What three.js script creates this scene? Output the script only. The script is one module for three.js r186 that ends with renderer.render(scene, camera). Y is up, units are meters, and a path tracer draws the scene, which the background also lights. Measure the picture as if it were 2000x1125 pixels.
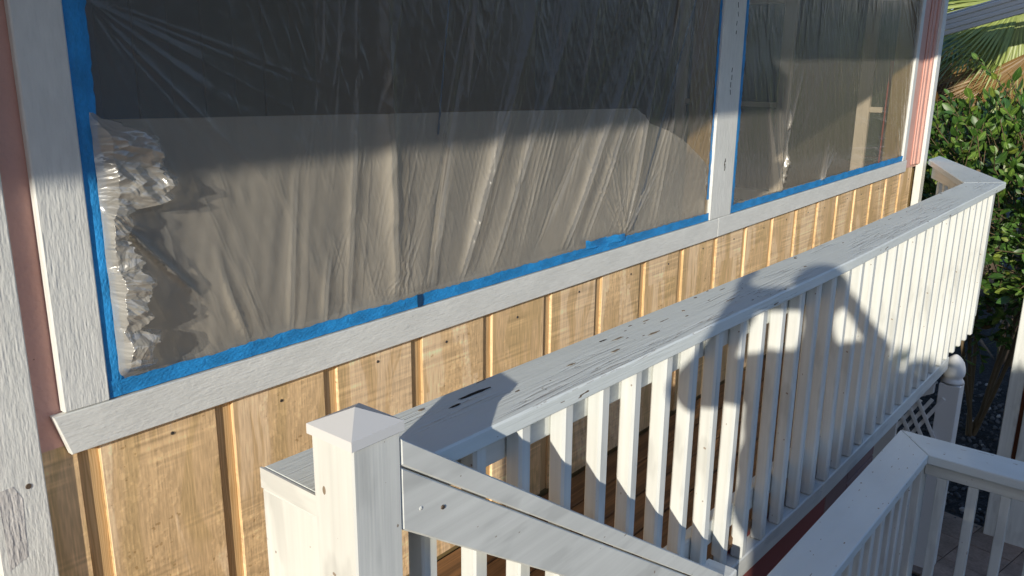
import * as THREE from 'three';
import { mergeGeometries } from 'three/addons/utils/BufferGeometryUtils.js';
import { MarchingCubes } from 'three/addons/objects/MarchingCubes.js';

// ------------------------------------------------------------------ camera, sky, sun, exposure
const G = 2.35;                                   // ground lies 2.35 m below the lower edge of the window sill board (y = 0 of the plan)
const scene = new THREE.Scene();
const camera = new THREE.PerspectiveCamera(37.236, 2000 / 1125, 0.03, 400);
const CAM = new THREE.Vector3(-0.6547, 0.7616, 1.642);
const YAW = 39.244 * Math.PI / 180, PITCH = -15.266 * Math.PI / 180, ROLL = 0.629 * Math.PI / 180;
const FWD = new THREE.Vector3(Math.cos(YAW) * Math.cos(PITCH), Math.sin(PITCH), -Math.sin(YAW) * Math.cos(PITCH));
camera.position.set(CAM.x, CAM.y + G, CAM.z);
camera.lookAt(CAM.x + FWD.x, CAM.y + G + FWD.y, CAM.z + FWD.z);
camera.rotateZ(ROLL);
scene.add(camera);

const LIGHT = new THREE.Vector3(0.8999, -0.2602, -0.3498).normalize();   // the way sunlight travels
const sun = new THREE.DirectionalLight(new THREE.Color().setRGB(1, 0.925, 0.78), 3.75);
sun.position.set(2 - LIGHT.x * 14, G - LIGHT.y * 14, 0.5 - LIGHT.z * 14);
sun.target.position.set(2, G, 0.5);
sun.castShadow = true; sun.shadow.mapSize.set(4096, 4096); sun.shadow.radius = 1;
Object.assign(sun.shadow.camera, { left: -12, right: 12, top: 9, bottom: -9, near: 0.5, far: 40 });
scene.add(sun, sun.target);
{
  const w = 256, h = 128, d = new Float32Array(w * h * 4);
  for (let j = 0; j < h; j++) {
    const el = (j + 0.5) / h * Math.PI - Math.PI / 2, s = Math.sin(el);
    for (let i = 0; i < w; i++) {
      const az = (i + 0.5) / w * 2 * Math.PI - Math.PI;
      const dx = Math.cos(el) * Math.cos(az), dz = Math.cos(el) * Math.sin(az);
      const toSun = Math.max(0, -(dx * LIGHT.x + s * LIGHT.y + dz * LIGHT.z));
      const t = Math.pow(Math.max(0, s), 0.38), k = (j * w + i) * 4;
      const hz = [0.63, 0.74, 0.79], zn = [0.018, 0.135, 0.41], gr = [0.10, 0.09, 0.08];
      for (let c = 0; c < 3; c++) {
        let v = s > 0 ? hz[c] + (zn[c] - hz[c]) * t : gr[c];
        if (s > 0) v += Math.pow(toSun, 6) * [0.5, 0.4, 0.26][c];
        d[k + c] = v;
      }
      d[k + 3] = 1;
    }
  }
  const sky = new THREE.DataTexture(d, w, h, THREE.RGBAFormat, THREE.FloatType);
  sky.mapping = THREE.EquirectangularReflectionMapping; sky.minFilter = sky.magFilter = THREE.LinearFilter; sky.needsUpdate = true;
  scene.background = sky; scene.environment = sky;
}
const renderer = new THREE.WebGLRenderer({ antialias: true });
renderer.toneMapping = THREE.LinearToneMapping;
renderer.toneMappingExposure = 1.12;
renderer.shadowMap.enabled = true;

// ------------------------------------------------------------------ helpers: random numbers, noise, textures
let seed = 7;
const rnd = () => { seed = (seed + 0x6D2B79F5) | 0; let t = Math.imul(seed ^ (seed >>> 15), 1 | seed); t = (t + Math.imul(t ^ (t >>> 7), 61 | t)) ^ t; return ((t ^ (t >>> 14)) >>> 0) / 4294967296; };
const rr = (a, b) => a + (b - a) * rnd();
const hash = (x, y) => { let h = Math.imul(x, 374761393) + Math.imul(y, 668265263) | 0; h = Math.imul(h ^ (h >>> 13), 1274126177); return ((h ^ (h >>> 16)) >>> 0) / 4294967296; };
const mod = (a, n) => ((a % n) + n) % n;
function vn(x, y, px = 4096, py = 4096, s = 0) {          // value noise, periodic
  const xi = Math.floor(x), yi = Math.floor(y), fx = x - xi, fy = y - yi;
  const u = fx * fx * (3 - 2 * fx), v = fy * fy * (3 - 2 * fy);
  const x0 = mod(xi, px) + s * 131, x1 = mod(xi + 1, px) + s * 131, y0 = mod(yi, py) + s * 57, y1 = mod(yi + 1, py) + s * 57;
  const a = hash(x0, y0), b = hash(x1, y0), c = hash(x0, y1), d = hash(x1, y1);
  return a + (b - a) * u + (c - a) * v + (a - b - c + d) * u * v;
}
const fbm = (x, y, px, py, o, s = 0) => { let r = 0, a = 0.5, t = 0; for (let i = 0; i < o; i++) { r += a * vn(x, y, px, py, s + i); t += a; a *= 0.5; x *= 2; y *= 2; px *= 2; py *= 2; } return r / t; };
const sstep = (a, b, x) => { const t = Math.min(1, Math.max(0, (x - a) / (b - a))); return t * t * (3 - 2 * t); };
const clamp01 = (x) => Math.min(1, Math.max(0, x));
function tex(w, h, fn, mw, mh, srgb = true) {              // fn(u, v) -> [r, g, b]; covers mw x mh metres
  const d = new Uint8Array(w * h * 4);
  for (let j = 0; j < h; j++) for (let i = 0; i < w; i++) {
    const c = fn((i + 0.5) / w, (j + 0.5) / h), k = (j * w + i) * 4;
    d[k] = 255 * clamp01(c[0]); d[k + 1] = 255 * clamp01(c[1]); d[k + 2] = 255 * clamp01(c[2]); d[k + 3] = 255;
  }
  const t = new THREE.DataTexture(d, w, h, THREE.RGBAFormat);
  t.wrapS = t.wrapT = THREE.RepeatWrapping; t.magFilter = THREE.LinearFilter; t.minFilter = THREE.LinearMipmapLinearFilter; t.generateMipmaps = true;
  if (srgb) t.colorSpace = THREE.SRGBColorSpace;
  t.repeat.set(1 / mw, 1 / mh); t.needsUpdate = true;
  return t;
}
const grey = (g) => [g, g, g];
const lin = (r, g, b) => new THREE.Color().setRGB(r, g, b);
const mat = (o) => new THREE.MeshStandardMaterial({ roughness: 0.7, metalness: 0, ...o });

// rough-sawn painted board: fibres along v
const sawnBump = tex(512, 1024, (u, v) => {
  const f = fbm(u * 150, v * 34, 150, 34, 3, 1), c = fbm(u * 160, v * 120, 160, 120, 2, 5);
  return grey(0.55 * f + 0.3 * c + 0.15 * (vn(u * 60, v * 60, 60, 60, 9) > 0.78 ? 1 : 0.4));
}, 0.5, 1, false);
const sawnColor = tex(256, 512, (u, v) => {
  const p = fbm(u * 6, v * 8, 6, 8, 4, 3), q = fbm(u * 60, v * 30, 60, 30, 2, 12);
  let g = 0.915 + 0.06 * (p - 0.5) + 0.05 * (q - 0.5);
  return [g * 0.985, g * 0.99, g * 0.975];
}, 0.5, 1);
// smooth brushed paint
const brushBump = tex(256, 1024, (u, v) => grey(0.6 * fbm(u * 60, v * 4, 60, 4, 3, 21) + 0.4 * fbm(u * 20, v * 20, 20, 20, 3, 23)), 0.25, 1, false);
const brushColor = tex(512, 1024, (u, v) => {
  const p = fbm(u * 5, v * 6, 5, 6, 4, 31), sp = fbm(u * 70, v * 60, 70, 60, 2, 33), big = fbm(u * 20, v * 14, 20, 14, 3, 37);
  const st = fbm(u * 46, v * 3, 46, 3, 3, 35) - 0.5, smu = sstep(0.60, 0.74, fbm(u * 9, v * 5, 9, 5, 4, 39));
  let g = 0.893 + 0.06 * (p - 0.5) + 0.07 * st - 0.055 * smu;
  let c = [g * 0.98, g * 0.99, g * 0.975];
  if (sp > 0.90 && big > 0.55) c = [0.60, 0.55, 0.50];
  return c;
}, 0.5, 1);
// weathered cap: long cracks under the paint, chips down to brown wood
const capCrack = (u, v) => {
  const w = fbm(u * 8, v * 5, 8, 5, 3, 41), n = fbm(u * 34 + w * 2.2, v * 7, 34, 7, 3, 43);
  const zone = sstep(0.44, 0.60, fbm(u * 5, v * 4, 5, 4, 3, 47));
  return Math.pow(1 - Math.abs(2 * n - 1), 7) * zone;
};
const capBump = tex(512, 2048, (u, v) => grey(0.62 - 0.5 * capCrack(u, v) + 0.22 * (fbm(u * 110, v * 9, 110, 9, 2, 51) - 0.5) + 0.12 * (fbm(u * 40, v * 60, 40, 60, 2, 53) - 0.5)), 0.4, 2, false);
const capColor = tex(512, 2048, (u, v) => {
  const p = fbm(u * 4, v * 8, 4, 8, 4, 61), k = capCrack(u, v), chip = fbm(u * 46, v * 44, 46, 44, 2, 63), where = fbm(u * 6, v * 10, 6, 10, 2, 67);
  const g = 0.955 + 0.05 * (p - 0.5);
  let c = [g * 0.965, g * 0.99, g * 0.98];
  if (chip > 0.865 && where > 0.48) c = [0.44, 0.37, 0.30];
  else if (k > 0.86) c = [0.76, 0.75, 0.73];
  return c;
}, 0.4, 2);
const smoothCapColor = tex(256, 1024, (u, v) => {
  const p = fbm(u * 4, v * 8, 4, 8, 4, 71), sp = fbm(u * 60, v * 70, 60, 70, 2, 73);
  const g = 0.905 + 0.07 * (p - 0.5);
  return sp > 0.895 ? [0.50, 0.42, 0.33] : [g * 0.965, g * 0.99, g * 0.985];
}, 0.4, 2);
// stucco
const stuccoBump = tex(512, 512, (u, v) => grey(0.6 * fbm(u * 60, v * 60, 60, 60, 3, 81) + 0.4 * fbm(u * 14, v * 14, 14, 14, 3, 83)), 0.5, 0.5, false);
const stuccoColor = tex(256, 256, (u, v) => { const p = fbm(u * 8, v * 8, 8, 8, 4, 85), q = vn(u * 40, v * 40, 40, 40, 88); return q > 0.985 ? [0.52, 0.34, 0.28] : [0.875 + 0.05 * (p - 0.5), 0.685 + 0.06 * (p - 0.5), 0.63 + 0.06 * (p - 0.5)]; }, 0.5, 0.5);
// rough-sawn plywood: pale and dark face grain running up, saw scratches across, torn fibres
const plyField = (u, v) => {
  const wx = fbm(u * 5, v * 2, 5, 2, 3, 91) - 0.5;
  const streak = fbm(u * 12 + wx * 3.4, v * 1.5 + wx * 0.8, 12, 2, 4, 93);
  const pale = sstep(0.525, 0.60, streak + 0.05 * (vn(u * 180, v * 30, 180, 30, 98) - 0.5)), dark = 1 - sstep(0.36, 0.44, streak);
  const across = fbm(u * 3 + v * 6, v * 130, 3, 130, 2, 95), gate = fbm(u * 6, v * 9, 6, 9, 3, 97);
  const saw = (across - 0.5) * sstep(0.38, 0.62, gate);
  const torn = fbm(u * 75, v * 95, 75, 95, 2, 99), tz = sstep(0.50, 0.66, fbm(u * 16, v * 4, 16, 4, 3, 101));
  return { pale, dark, saw, torn, tz };
};
const plyColor = tex(1024, 1024, (u, v) => {
  const f = plyField(u, v), low = fbm(u * 3, v * 3, 3, 3, 3, 103) - 0.5, fine = fbm(u * 300, v * 26, 300, 26, 2, 105) - 0.5;
  let b = 1 + 0.085 * f.pale - 0.05 * f.dark + 0.30 * f.saw + 0.10 * low + 0.20 * fine;
  let r = 0.90 * b, g = (0.765 + 0.018 * f.pale) * b, bl = (0.585 + 0.05 * f.pale - 0.02 * f.dark) * b;
  if (f.torn * f.tz > 0.60) { r *= 1.05; g *= 1.05; bl *= 1.05; } else if (f.torn < 0.17 && f.tz > 0.4) { r *= 0.86; g *= 0.83; bl *= 0.78; }
  return [r, g, bl];
}, 0.9, 1.0);
const plyBump = tex(1024, 1024, (u, v) => { const f = plyField(u, v); return grey(0.45 + 0.25 * f.saw + 0.35 * (f.torn - 0.5) * (0.25 + f.tz) + 0.08 * f.pale + 0.12 * (fbm(u * 240, v * 30, 240, 30, 2, 107) - 0.5)); }, 0.9, 1.0, false);
// pine edge grain in the grooves
const pineColor = tex(128, 1024, (u, v) => {
  const w = fbm(u * 3, v * 4, 3, 4, 3, 111), n = Math.abs(Math.sin((u * 5 + w * 2.2) * Math.PI * 2)), f = fbm(u * 40, v * 16, 40, 16, 2, 113) - 0.5;
  const b = 0.93 + 0.13 * n + 0.1 * f;
  return [0.82 * b, (0.665 + 0.03 * n) * b, (0.455 + 0.06 * n) * b];
}, 0.06, 1);
// deck planks, brown stain
const deckColor = tex(256, 1024, (u, v) => {
  const w = fbm(u * 3, v * 3, 3, 3, 3, 121), n = fbm(u * 30 + w * 4, v * 3, 30, 3, 3, 123), f = fbm(u * 100, v * 8, 100, 8, 2, 125) - 0.5;
  const b = 0.75 + 0.45 * n + 0.25 * f;
  return [0.53 * b, 0.395 * b, 0.265 * b];
}, 0.3, 1.5);
const tileColor = tex(256, 256, (u, v) => { const p = fbm(u * 5, v * 5, 5, 5, 4, 131), q = fbm(u * 50, v * 50, 50, 50, 2, 133) - 0.5; const b = 0.9 + 0.3 * (p - 0.5) + 0.18 * q; return [0.66 * b, 0.575 * b, 0.52 * b]; }, 0.6, 0.6);
const soilColor = tex(512, 512, (u, v) => { const p = fbm(u * 12, v * 12, 12, 12, 4, 141), q = vn(u * 150, v * 150, 150, 150, 143); const b = 0.6 + 0.5 * p + 0.5 * (q - 0.5); return [0.235 * b, 0.235 * b, 0.245 * b]; }, 2, 2);
const soilBump = tex(512, 512, (u, v) => grey(fbm(u * 120, v * 120, 120, 120, 3, 145)), 2, 2, false);
const leafColor = (r, g, b, s) => tex(64, 64, (u, v) => { const p = fbm(u * 4, v * 4, 4, 4, 3, s), mid = Math.abs(u - 0.5) < 0.04 ? 1.25 : 1; const k = (0.82 + 0.36 * p) * mid; return [r * k, g * k, b * k]; }, 1, 1);
const tapeBump = tex(256, 256, (u, v) => grey(fbm(u * 30, v * 60, 30, 60, 3, 151)), 0.2, 0.2, false);
const tapeColor = tex(256, 256, (u, v) => { const k = 0.93 + 0.22 * (fbm(u * 8, v * 5, 8, 5, 3, 155) - 0.5) + 0.10 * (fbm(u * 70, v * 20, 70, 20, 2, 157) - 0.5); return grey(k); }, 0.4, 0.06);
const filmBump = tex(1024, 1024, (u, v) => {
  const a = fbm(u * 9 + v * 4, v * 2, 9, 2, 4, 161), b = fbm(u * 40, v * 36, 40, 36, 3, 163), c = fbm(u * 26 + v * 9, v * 5, 26, 5, 3, 165);
  return grey(0.45 * a + 0.25 * b + 0.5 * Math.pow(1 - Math.abs(2 * c - 1), 4));
}, 1.0, 1.0, false);

const M = {
  trim: mat({ map: sawnColor, bumpMap: sawnBump, bumpScale: 0.0017, roughness: 0.62 }),
  paint: mat({ map: brushColor, bumpMap: brushBump, bumpScale: 0.0004, roughness: 0.55 }),
  cap: mat({ map: capColor, bumpMap: capBump, bumpScale: 0.0034, roughness: 0.5 }),
  capSmooth: mat({ map: smoothCapColor, bumpMap: brushBump, bumpScale: 0.0016, roughness: 0.48 }),
  vinyl: mat({ color: lin(0.74, 0.75, 0.76), roughness: 0.4 }),
  stucco: mat({ map: stuccoColor, bumpMap: stuccoBump, bumpScale: 0.003, roughness: 0.85 }),
  ply: mat({ map: plyColor, bumpMap: plyBump, bumpScale: 0.0024, roughness: 0.85 }),
  pine: mat({ map: pineColor, roughness: 0.75 }),
  deck: mat({ map: deckColor, roughness: 0.7 }),
  skirt: mat({ color: lin(0.27, 0.075, 0.07), roughness: 0.75, bumpMap: stuccoBump, bumpScale: 0.001 }),
  skirtPale: mat({ color: lin(0.26, 0.16, 0.15), roughness: 0.8, bumpMap: stuccoBump, bumpScale: 0.0015 }),
  tile: mat({ map: tileColor, roughness: 0.75 }),
  soil: mat({ map: soilColor, bumpMap: soilBump, bumpScale: 0.02, roughness: 0.95 }),
  nail: mat({ color: lin(0.10, 0.09, 0.085), roughness: 0.45, metalness: 0.6 }),
  screw: mat({ color: lin(0.16, 0.12, 0.09), roughness: 0.5, metalness: 0.5 }),
  rawWood: mat({ color: lin(0.27, 0.21, 0.15), roughness: 0.9 }),
  darkWood: mat({ color: lin(0.028, 0.02, 0.016), roughness: 0.9 }),
  tape: mat({ color: lin(0.025, 0.33, 0.80), map: tapeColor, roughness: 0.58, bumpMap: tapeBump, bumpScale: 0.0016, side: THREE.DoubleSide }),
  tapeSeam: mat({ color: lin(0.008, 0.05, 0.13), roughness: 0.55, side: THREE.DoubleSide }),
  film: new THREE.MeshPhysicalMaterial({ color: lin(0.90, 0.86, 0.79), roughness: 0.24, transmission: 0.855, thickness: 0, ior: 1.5, bumpMap: filmBump, bumpScale: 0.003, side: THREE.DoubleSide }),
  filmInner: new THREE.MeshPhysicalMaterial({ color: lin(0.84, 0.82, 0.79), roughness: 0.3, transmission: 0.62, thickness: 0, ior: 1.5, bumpMap: filmBump, bumpScale: 0.003, side: THREE.DoubleSide }),
  filmFolded: new THREE.MeshPhysicalMaterial({ color: lin(0.84, 0.82, 0.77), roughness: 0.24, transmission: 0.66, thickness: 0, ior: 2.2, side: THREE.DoubleSide }),
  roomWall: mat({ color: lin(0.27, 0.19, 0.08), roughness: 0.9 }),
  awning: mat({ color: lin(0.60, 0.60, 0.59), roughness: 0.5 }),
  roomEnd: mat({ color: lin(0.050, 0.045, 0.032), roughness: 0.9 }),  // shade put into the colour: dims the sun patch on the end wall
  roomFloor: mat({ color: lin(0.13, 0.10, 0.065), roughness: 0.7 }),
  roomDark: mat({ color: lin(0.03, 0.24, 0.75), roughness: 0.8 }),
  roomTrim: mat({ color: lin(0.80, 0.74, 0.66), roughness: 0.6 }),
  pane: mat({ color: lin(0.035, 0.045, 0.035), roughness: 0.15 }),
  redCloth: mat({ color: lin(0.38, 0.035, 0.02), roughness: 0.8 }),
  roof: mat({ color: lin(0.62, 0.62, 0.60), roughness: 0.9 }),
  bark: mat({ color: lin(0.10, 0.075, 0.055), roughness: 0.95, bumpMap: soilBump, bumpScale: 0.02 }),
  twig: mat({ color: lin(0.16, 0.115, 0.065), roughness: 0.9 }),
  rust: mat({ color: lin(0.14, 0.045, 0.02), roughness: 0.9 }),
};
const leafMat = (r, g, b, s) => new THREE.MeshPhysicalMaterial({ map: leafColor(r, g, b, s), roughness: 0.42, transmission: 0.22, thickness: 0, side: THREE.DoubleSide });
const leafMats = [leafMat(0.31, 0.45, 0.18, 201), leafMat(0.25, 0.38, 0.16, 203), leafMat(0.40, 0.52, 0.22, 205), leafMat(0.46, 0.53, 0.22, 217), leafMat(0.40, 0.30, 0.16, 219)];
const frondMats = [leafMat(0.48, 0.55, 0.27, 207), leafMat(0.58, 0.63, 0.34, 209), leafMat(0.42, 0.50, 0.23, 211)];
const deadMats = [leafMat(0.55, 0.43, 0.25, 213), leafMat(0.42, 0.31, 0.18, 215)];

// ------------------------------------------------------------------ helpers: objects
const taken = {};
function numbered(n) { const k = taken[n] = (taken[n] ?? -1) + 1; return k ? `${n}_${String(k).padStart(3, '0')}` : n; }
const ORG = new WeakMap();
function thing(name, label, category, base, group, kind) {
  const o = new THREE.Group(); o.name = numbered(name); o.position.set(base[0], base[1] + G, base[2]);
  ORG.set(o, base); o.userData = { label, category };
  if (group) o.userData.group = group;
  if (kind) o.userData.kind = kind;
  scene.add(o); return o;
}
// geometry is given round its own origin; pos is where that origin stands in the plan
function part(parent, name, geo, m, pos = null, rot = null, label = null) {
  const b = ORG.get(parent), p = pos ?? b, o = new THREE.Mesh(geo, m);
  if (!pos) { o.geometry = geo; geo.translate(-b[0], -b[1], -b[2]); }
  o.name = name; o.position.set(p[0] - b[0], p[1] - b[1], p[2] - b[2]);
  if (rot) o.rotation.set(...rot);
  o.castShadow = o.receiveShadow = true; ORG.set(o, p); parent.add(o);
  if (label) o.userData.label = label;
  return o;
}
function struct(name, geo, m, pos, kind = 'structure') {
  const o = new THREE.Mesh(geo, m); o.name = numbered(name); o.position.set(pos[0], pos[1] + G, pos[2]);
  o.castShadow = o.receiveShadow = true; o.userData.kind = kind; ORG.set(o, pos); scene.add(o); return o;
}
const AX = { x: 0, y: 1, z: 2 };
function woodUV(geo, grain = 'y', off = null) {          // uv in metres per face, v along the grain
  const g = geo.index ? geo.toNonIndexed() : geo, p = g.attributes.position, n = p.count, uv = new Float32Array(n * 2);
  const ou = off ? off[0] : rnd() * 3, ov = off ? off[1] : rnd() * 7, ga = AX[grain];
  const a = new THREE.Vector3(), b = new THREE.Vector3(), c = new THREE.Vector3();
  for (let i = 0; i < n; i += 3) {
    a.fromBufferAttribute(p, i); b.fromBufferAttribute(p, i + 1); c.fromBufferAttribute(p, i + 2);
    const nx = b.clone().sub(a).cross(c.clone().sub(a)), ab = [Math.abs(nx.x), Math.abs(nx.y), Math.abs(nx.z)];
    const d = ab.indexOf(Math.max(...ab)), t = [0, 1, 2].filter((k) => k !== d);
    const vA = t.includes(ga) ? ga : t[1], uA = t.find((k) => k !== vA);
    [a, b, c].forEach((q, k) => { const e = q.toArray(); uv[(i + k) * 2] = e[uA] + ou + d * 0.37; uv[(i + k) * 2 + 1] = e[vA] + ov; });
  }
  g.setAttribute('uv', new THREE.BufferAttribute(uv, 2)); return g;
}
function cbox(sx, sy, sz, grain = 'y', c = 0.003, off = null) {   // chamfered box round the origin
  const h = [sx / 2, sy / 2, sz / 2], tri = [];
  c = Math.min(c, h[0] * 0.6, h[1] * 0.6, h[2] * 0.6);
  const pt = (ax, s, su, sv) => { const u = (ax + 1) % 3, v = (ax + 2) % 3, q = [0, 0, 0]; q[ax] = s * h[ax]; q[u] = su * (h[u] - c); q[v] = sv * (h[v] - c); return q; };
  const add = (...q) => { for (let i = 1; i + 1 < q.length; i++) { let t = [q[0], q[i], q[i + 1]]; const e1 = t[1].map((x, k) => x - t[0][k]), e2 = t[2].map((x, k) => x - t[0][k]); const nn = [e1[1] * e2[2] - e1[2] * e2[1], e1[2] * e2[0] - e1[0] * e2[2], e1[0] * e2[1] - e1[1] * e2[0]]; if (nn[0] * (t[0][0] + t[1][0] + t[2][0]) + nn[1] * (t[0][1] + t[1][1] + t[2][1]) + nn[2] * (t[0][2] + t[1][2] + t[2][2]) < 0) t = [t[0], t[2], t[1]]; tri.push(...t.flat()); } };
  for (let ax = 0; ax < 3; ax++) for (const s of [-1, 1]) add(pt(ax, s, -1, -1), pt(ax, s, 1, -1), pt(ax, s, 1, 1), pt(ax, s, -1, 1));
  for (let a = 0; a < 3; a++) { const b = (a + 1) % 3; for (const sa of [-1, 1]) for (const sb of [-1, 1]) add(pt(a, sa, sb, -1), pt(a, sa, sb, 1), pt(b, sb, 1, sa), pt(b, sb, -1, sa)); }
  for (const x of [-1, 1]) for (const y of [-1, 1]) for (const z of [-1, 1]) add(pt(0, x, y, z), pt(1, y, z, x), pt(2, z, x, y));
  const g = new THREE.BufferGeometry(); g.setAttribute('position', new THREE.Float32BufferAttribute(tri, 3));
  woodUV(g, grain, off); g.computeVertexNormals(); return g;
}
// board between two corners of the plan
function board(parent, name, a, b, m, grain, c, label) {
  return part(parent, name, cbox(b[0] - a[0], b[1] - a[1], b[2] - a[2], grain, c), m, [(a[0] + b[0]) / 2, (a[1] + b[1]) / 2, (a[2] + b[2]) / 2], null, label);
}
function prismY(poly, y0, y1, grain = 'x', bevel = 0.003) {   // outline in x, z; stands from y0 to y1
  const s = new THREE.Shape(poly.map(([x, z]) => new THREE.Vector2(x, -z)));
  const g = new THREE.ExtrudeGeometry(s, { depth: y1 - y0 - 2 * bevel, bevelEnabled: bevel > 0, bevelSize: bevel, bevelThickness: bevel, bevelOffset: -bevel, bevelSegments: 1 });
  g.rotateX(-Math.PI / 2); g.translate(0, y0 + bevel, 0); return finish(g, grain);
}
function prismZ(poly, z0, z1, grain = 'x', bevel = 0.002) {   // outline in x, y; from z0 to z1
  const g = new THREE.ExtrudeGeometry(new THREE.Shape(poly.map(([x, y]) => new THREE.Vector2(x, y))), { depth: z1 - z0 - 2 * bevel, bevelEnabled: bevel > 0, bevelSize: bevel, bevelThickness: bevel, bevelOffset: -bevel, bevelSegments: 1 });
  g.translate(0, 0, z0 + bevel); return finish(g, grain);
}
function finish(g, grain) { const q = woodUV(g, grain); q.computeVertexNormals(); return q; }
const ring = (pts, r, seg = 6) => new THREE.TubeGeometry(new THREE.CatmullRomCurve3(pts.map((p) => new THREE.Vector3(...p))), Math.max(4, pts.length * 3), r, seg);
const disc = (r, t) => { const g = new THREE.CylinderGeometry(r * 0.85, r, t, 10); g.rotateX(Math.PI / 2); return g; };

// ------------------------------------------------------------------ ground
{
  const g = new THREE.CircleGeometry(180, 64); g.rotateX(-Math.PI / 2);
  const p = g.attributes.position, uv = g.attributes.uv; for (let i = 0; i < p.count; i++) uv.setXY(i, p.getX(i), p.getZ(i));
  struct('ground', g, M.soil, [2, -G, 0]);
}
// ------------------------------------------------------------------ house
const house = thing('house', 'pink stucco house with plywood siding below two taped windows', 'house', [0, -G, 0]);
const X1a = 0.068, X1b = 2.655, X2a = 2.855, X2b = 5.457, YO = 0.086, YT = 1.36;
// outer wall round the two window openings (thickness 0.12, face 4 mm behind the trim)
board(house, 'stucco_wall', [-3.2, 0.012, -0.12], [X1a - 0.05, YT, 0.0], M.stucco, 'y', 0);
board(house, 'wall_stud', [X1b + 0.02, YO, -0.12], [X2a - 0.02, YT, 0.0], M.roomWall, 'y', 0);
board(house, 'wall_stud', [X2b + 0.02, 0.03, -0.12], [5.509, YT, 0.0], M.roomWall, 'y', 0);
board(house, 'stucco_wall', [5.51, 0.03, -0.12], [5.94, YT, 0.0], M.stucco, 'y', 0);
board(house, 'stucco_wall', [-3.2, YT, -0.12], [5.94, 1.72, 0.0], M.stucco, 'y', 0);
board(house, 'wall_stud', [X1a - 0.0495, 0.012, -0.12], [X1a - 0.02, YT, 0.0], M.roomWall, 'y', 0);
board(house, 'wall_base', [-3.2, -2.34, -0.14], [5.94, 0.008, -0.018], M.roomWall, 'y', 0);
board(house, 'window_sill_core', [X1a - 0.02, 0.008, -0.12], [X2b + 0.02, YO - 0.004, -0.001], M.trim, 'x', 0);
// siding: boards of rough plywood 0.305 m apart with pine grooves between
const siding = part(house, 'siding', cbox(0.05, 0.05, 0.004, 'y', 0), M.ply, [-1.0, -0.4, -0.0165]);
const SP = 0.3048, GW = 0.044, GD = 0.0098, YB = -0.735;
for (let i = -3; i < 20; i++) {
  const x0 = i * SP + GW, x1 = Math.min(5.86, (i + 1) * SP), yt = i < 0 ? 0.010 : 0.0;
  if (x1 - x0 < 0.03) continue;
  const top = i === 18 || i === 19 ? 0.03 : yt;
  board(siding, 'siding_panel', [x0, YB, -0.0165], [x1, top + 0.006, 0.0], M.ply, 'y', 0.0012);
  board(siding, 'groove', [x0 - GW + 0.0005, YB, -0.0165], [x0 - 0.0005, top + 0.005, -GD], M.pine, 'y', 0.0004);
  if (i >= 0) for (const [dx, dy] of [[rr(0.08, 0.2), rr(-0.05, -0.035)]]) part(siding, 'nail', disc(0.0042, 0.002), M.nail, [x0 + dx, dy + (i > 17 ? 0.0 : 0), 0.0008]);
}
// trim boards
part(house, 'sill_board', prismZ([[-0.018, 0.0], [2.74, 0.004], [2.74, 0.086], [-0.043, 0.086]], 0.0015, 0.021), M.trim);
part(house, 'sill_board', prismZ([[2.742, 0.004], [5.556, 0.022], [5.556, 0.099], [2.742, 0.087]], 0.0015, 0.0205), M.trim);
board(house, 'window_casing', [-0.022, 0.0875, 0.0012], [X1a, YT + 0.1, 0.0205], M.trim, 'y', 0.003);
board(house, 'window_casing', [X1b, 0.0885, 0.0012], [X2a, YT + 0.1, 0.0205], M.trim, 'y', 0.003);
board(house, 'window_casing', [X2b, 0.1, 0.0012], [5.525, YT + 0.1, 0.0205], M.trim, 'y', 0.003);
board(house, 'corner_board', [-0.172, -2.2, 0.0012], [-0.0735, YT + 0.1, 0.026], M.trim, 'y', 0.003);
for (const [x0, x1, z1, m] of [[5.72, 5.755, 0.010, M.stucco], [5.756, 5.815, 0.018, M.stucco], [5.816, 5.86, 0.030, M.stucco]]) board(house, 'pilaster_step', [x0, 0.05, 0.0012], [x1, YT + 0.1, z1], m, 'y', 0.004);
board(house, 'corner_board', [5.861, -2.2, 0.0012], [5.945, YT + 0.1, 0.05], M.trim, 'y', 0.003);
board(house, 'corner_board', [5.9455, -2.2, -0.14], [5.965, YT + 0.1, 0.046], M.trim, 'y', 0.003);
// thin raw wood chips where the trim split, a stain on the corner board
for (const [x, y, s] of [[2.76, 0.62, 0.05], [2.775, 0.86, 0.06], [2.762, 0.30, 0.02]]) for (let k = 0; k < 4; k++) part(house, 'paint_crack', cbox(rr(0.003, 0.006), rr(0.01, 0.022), 0.0012, 'y', 0.0003), M.darkWood, [x + rr(-0.006, 0.006), y + k * 0.03 * s / 0.05, 0.0208], [0, 0, rr(-0.4, 0.4)]);
part(house, 'screw', disc(0.006, 0.002), M.screw, [-0.105, -0.03, 0.0265]);
part(house, 'stain', prismZ([[-0.158, -0.185], [-0.124, -0.17], [-0.118, -0.05], [-0.131, -0.02], [-0.158, -0.022]], 0.0262, 0.0266, 'y', 0), mat({ color: lin(0.80, 0.77, 0.78), roughness: 0.8, map: sawnColor, bumpMap: sawnBump, bumpScale: 0.003 }));
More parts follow.
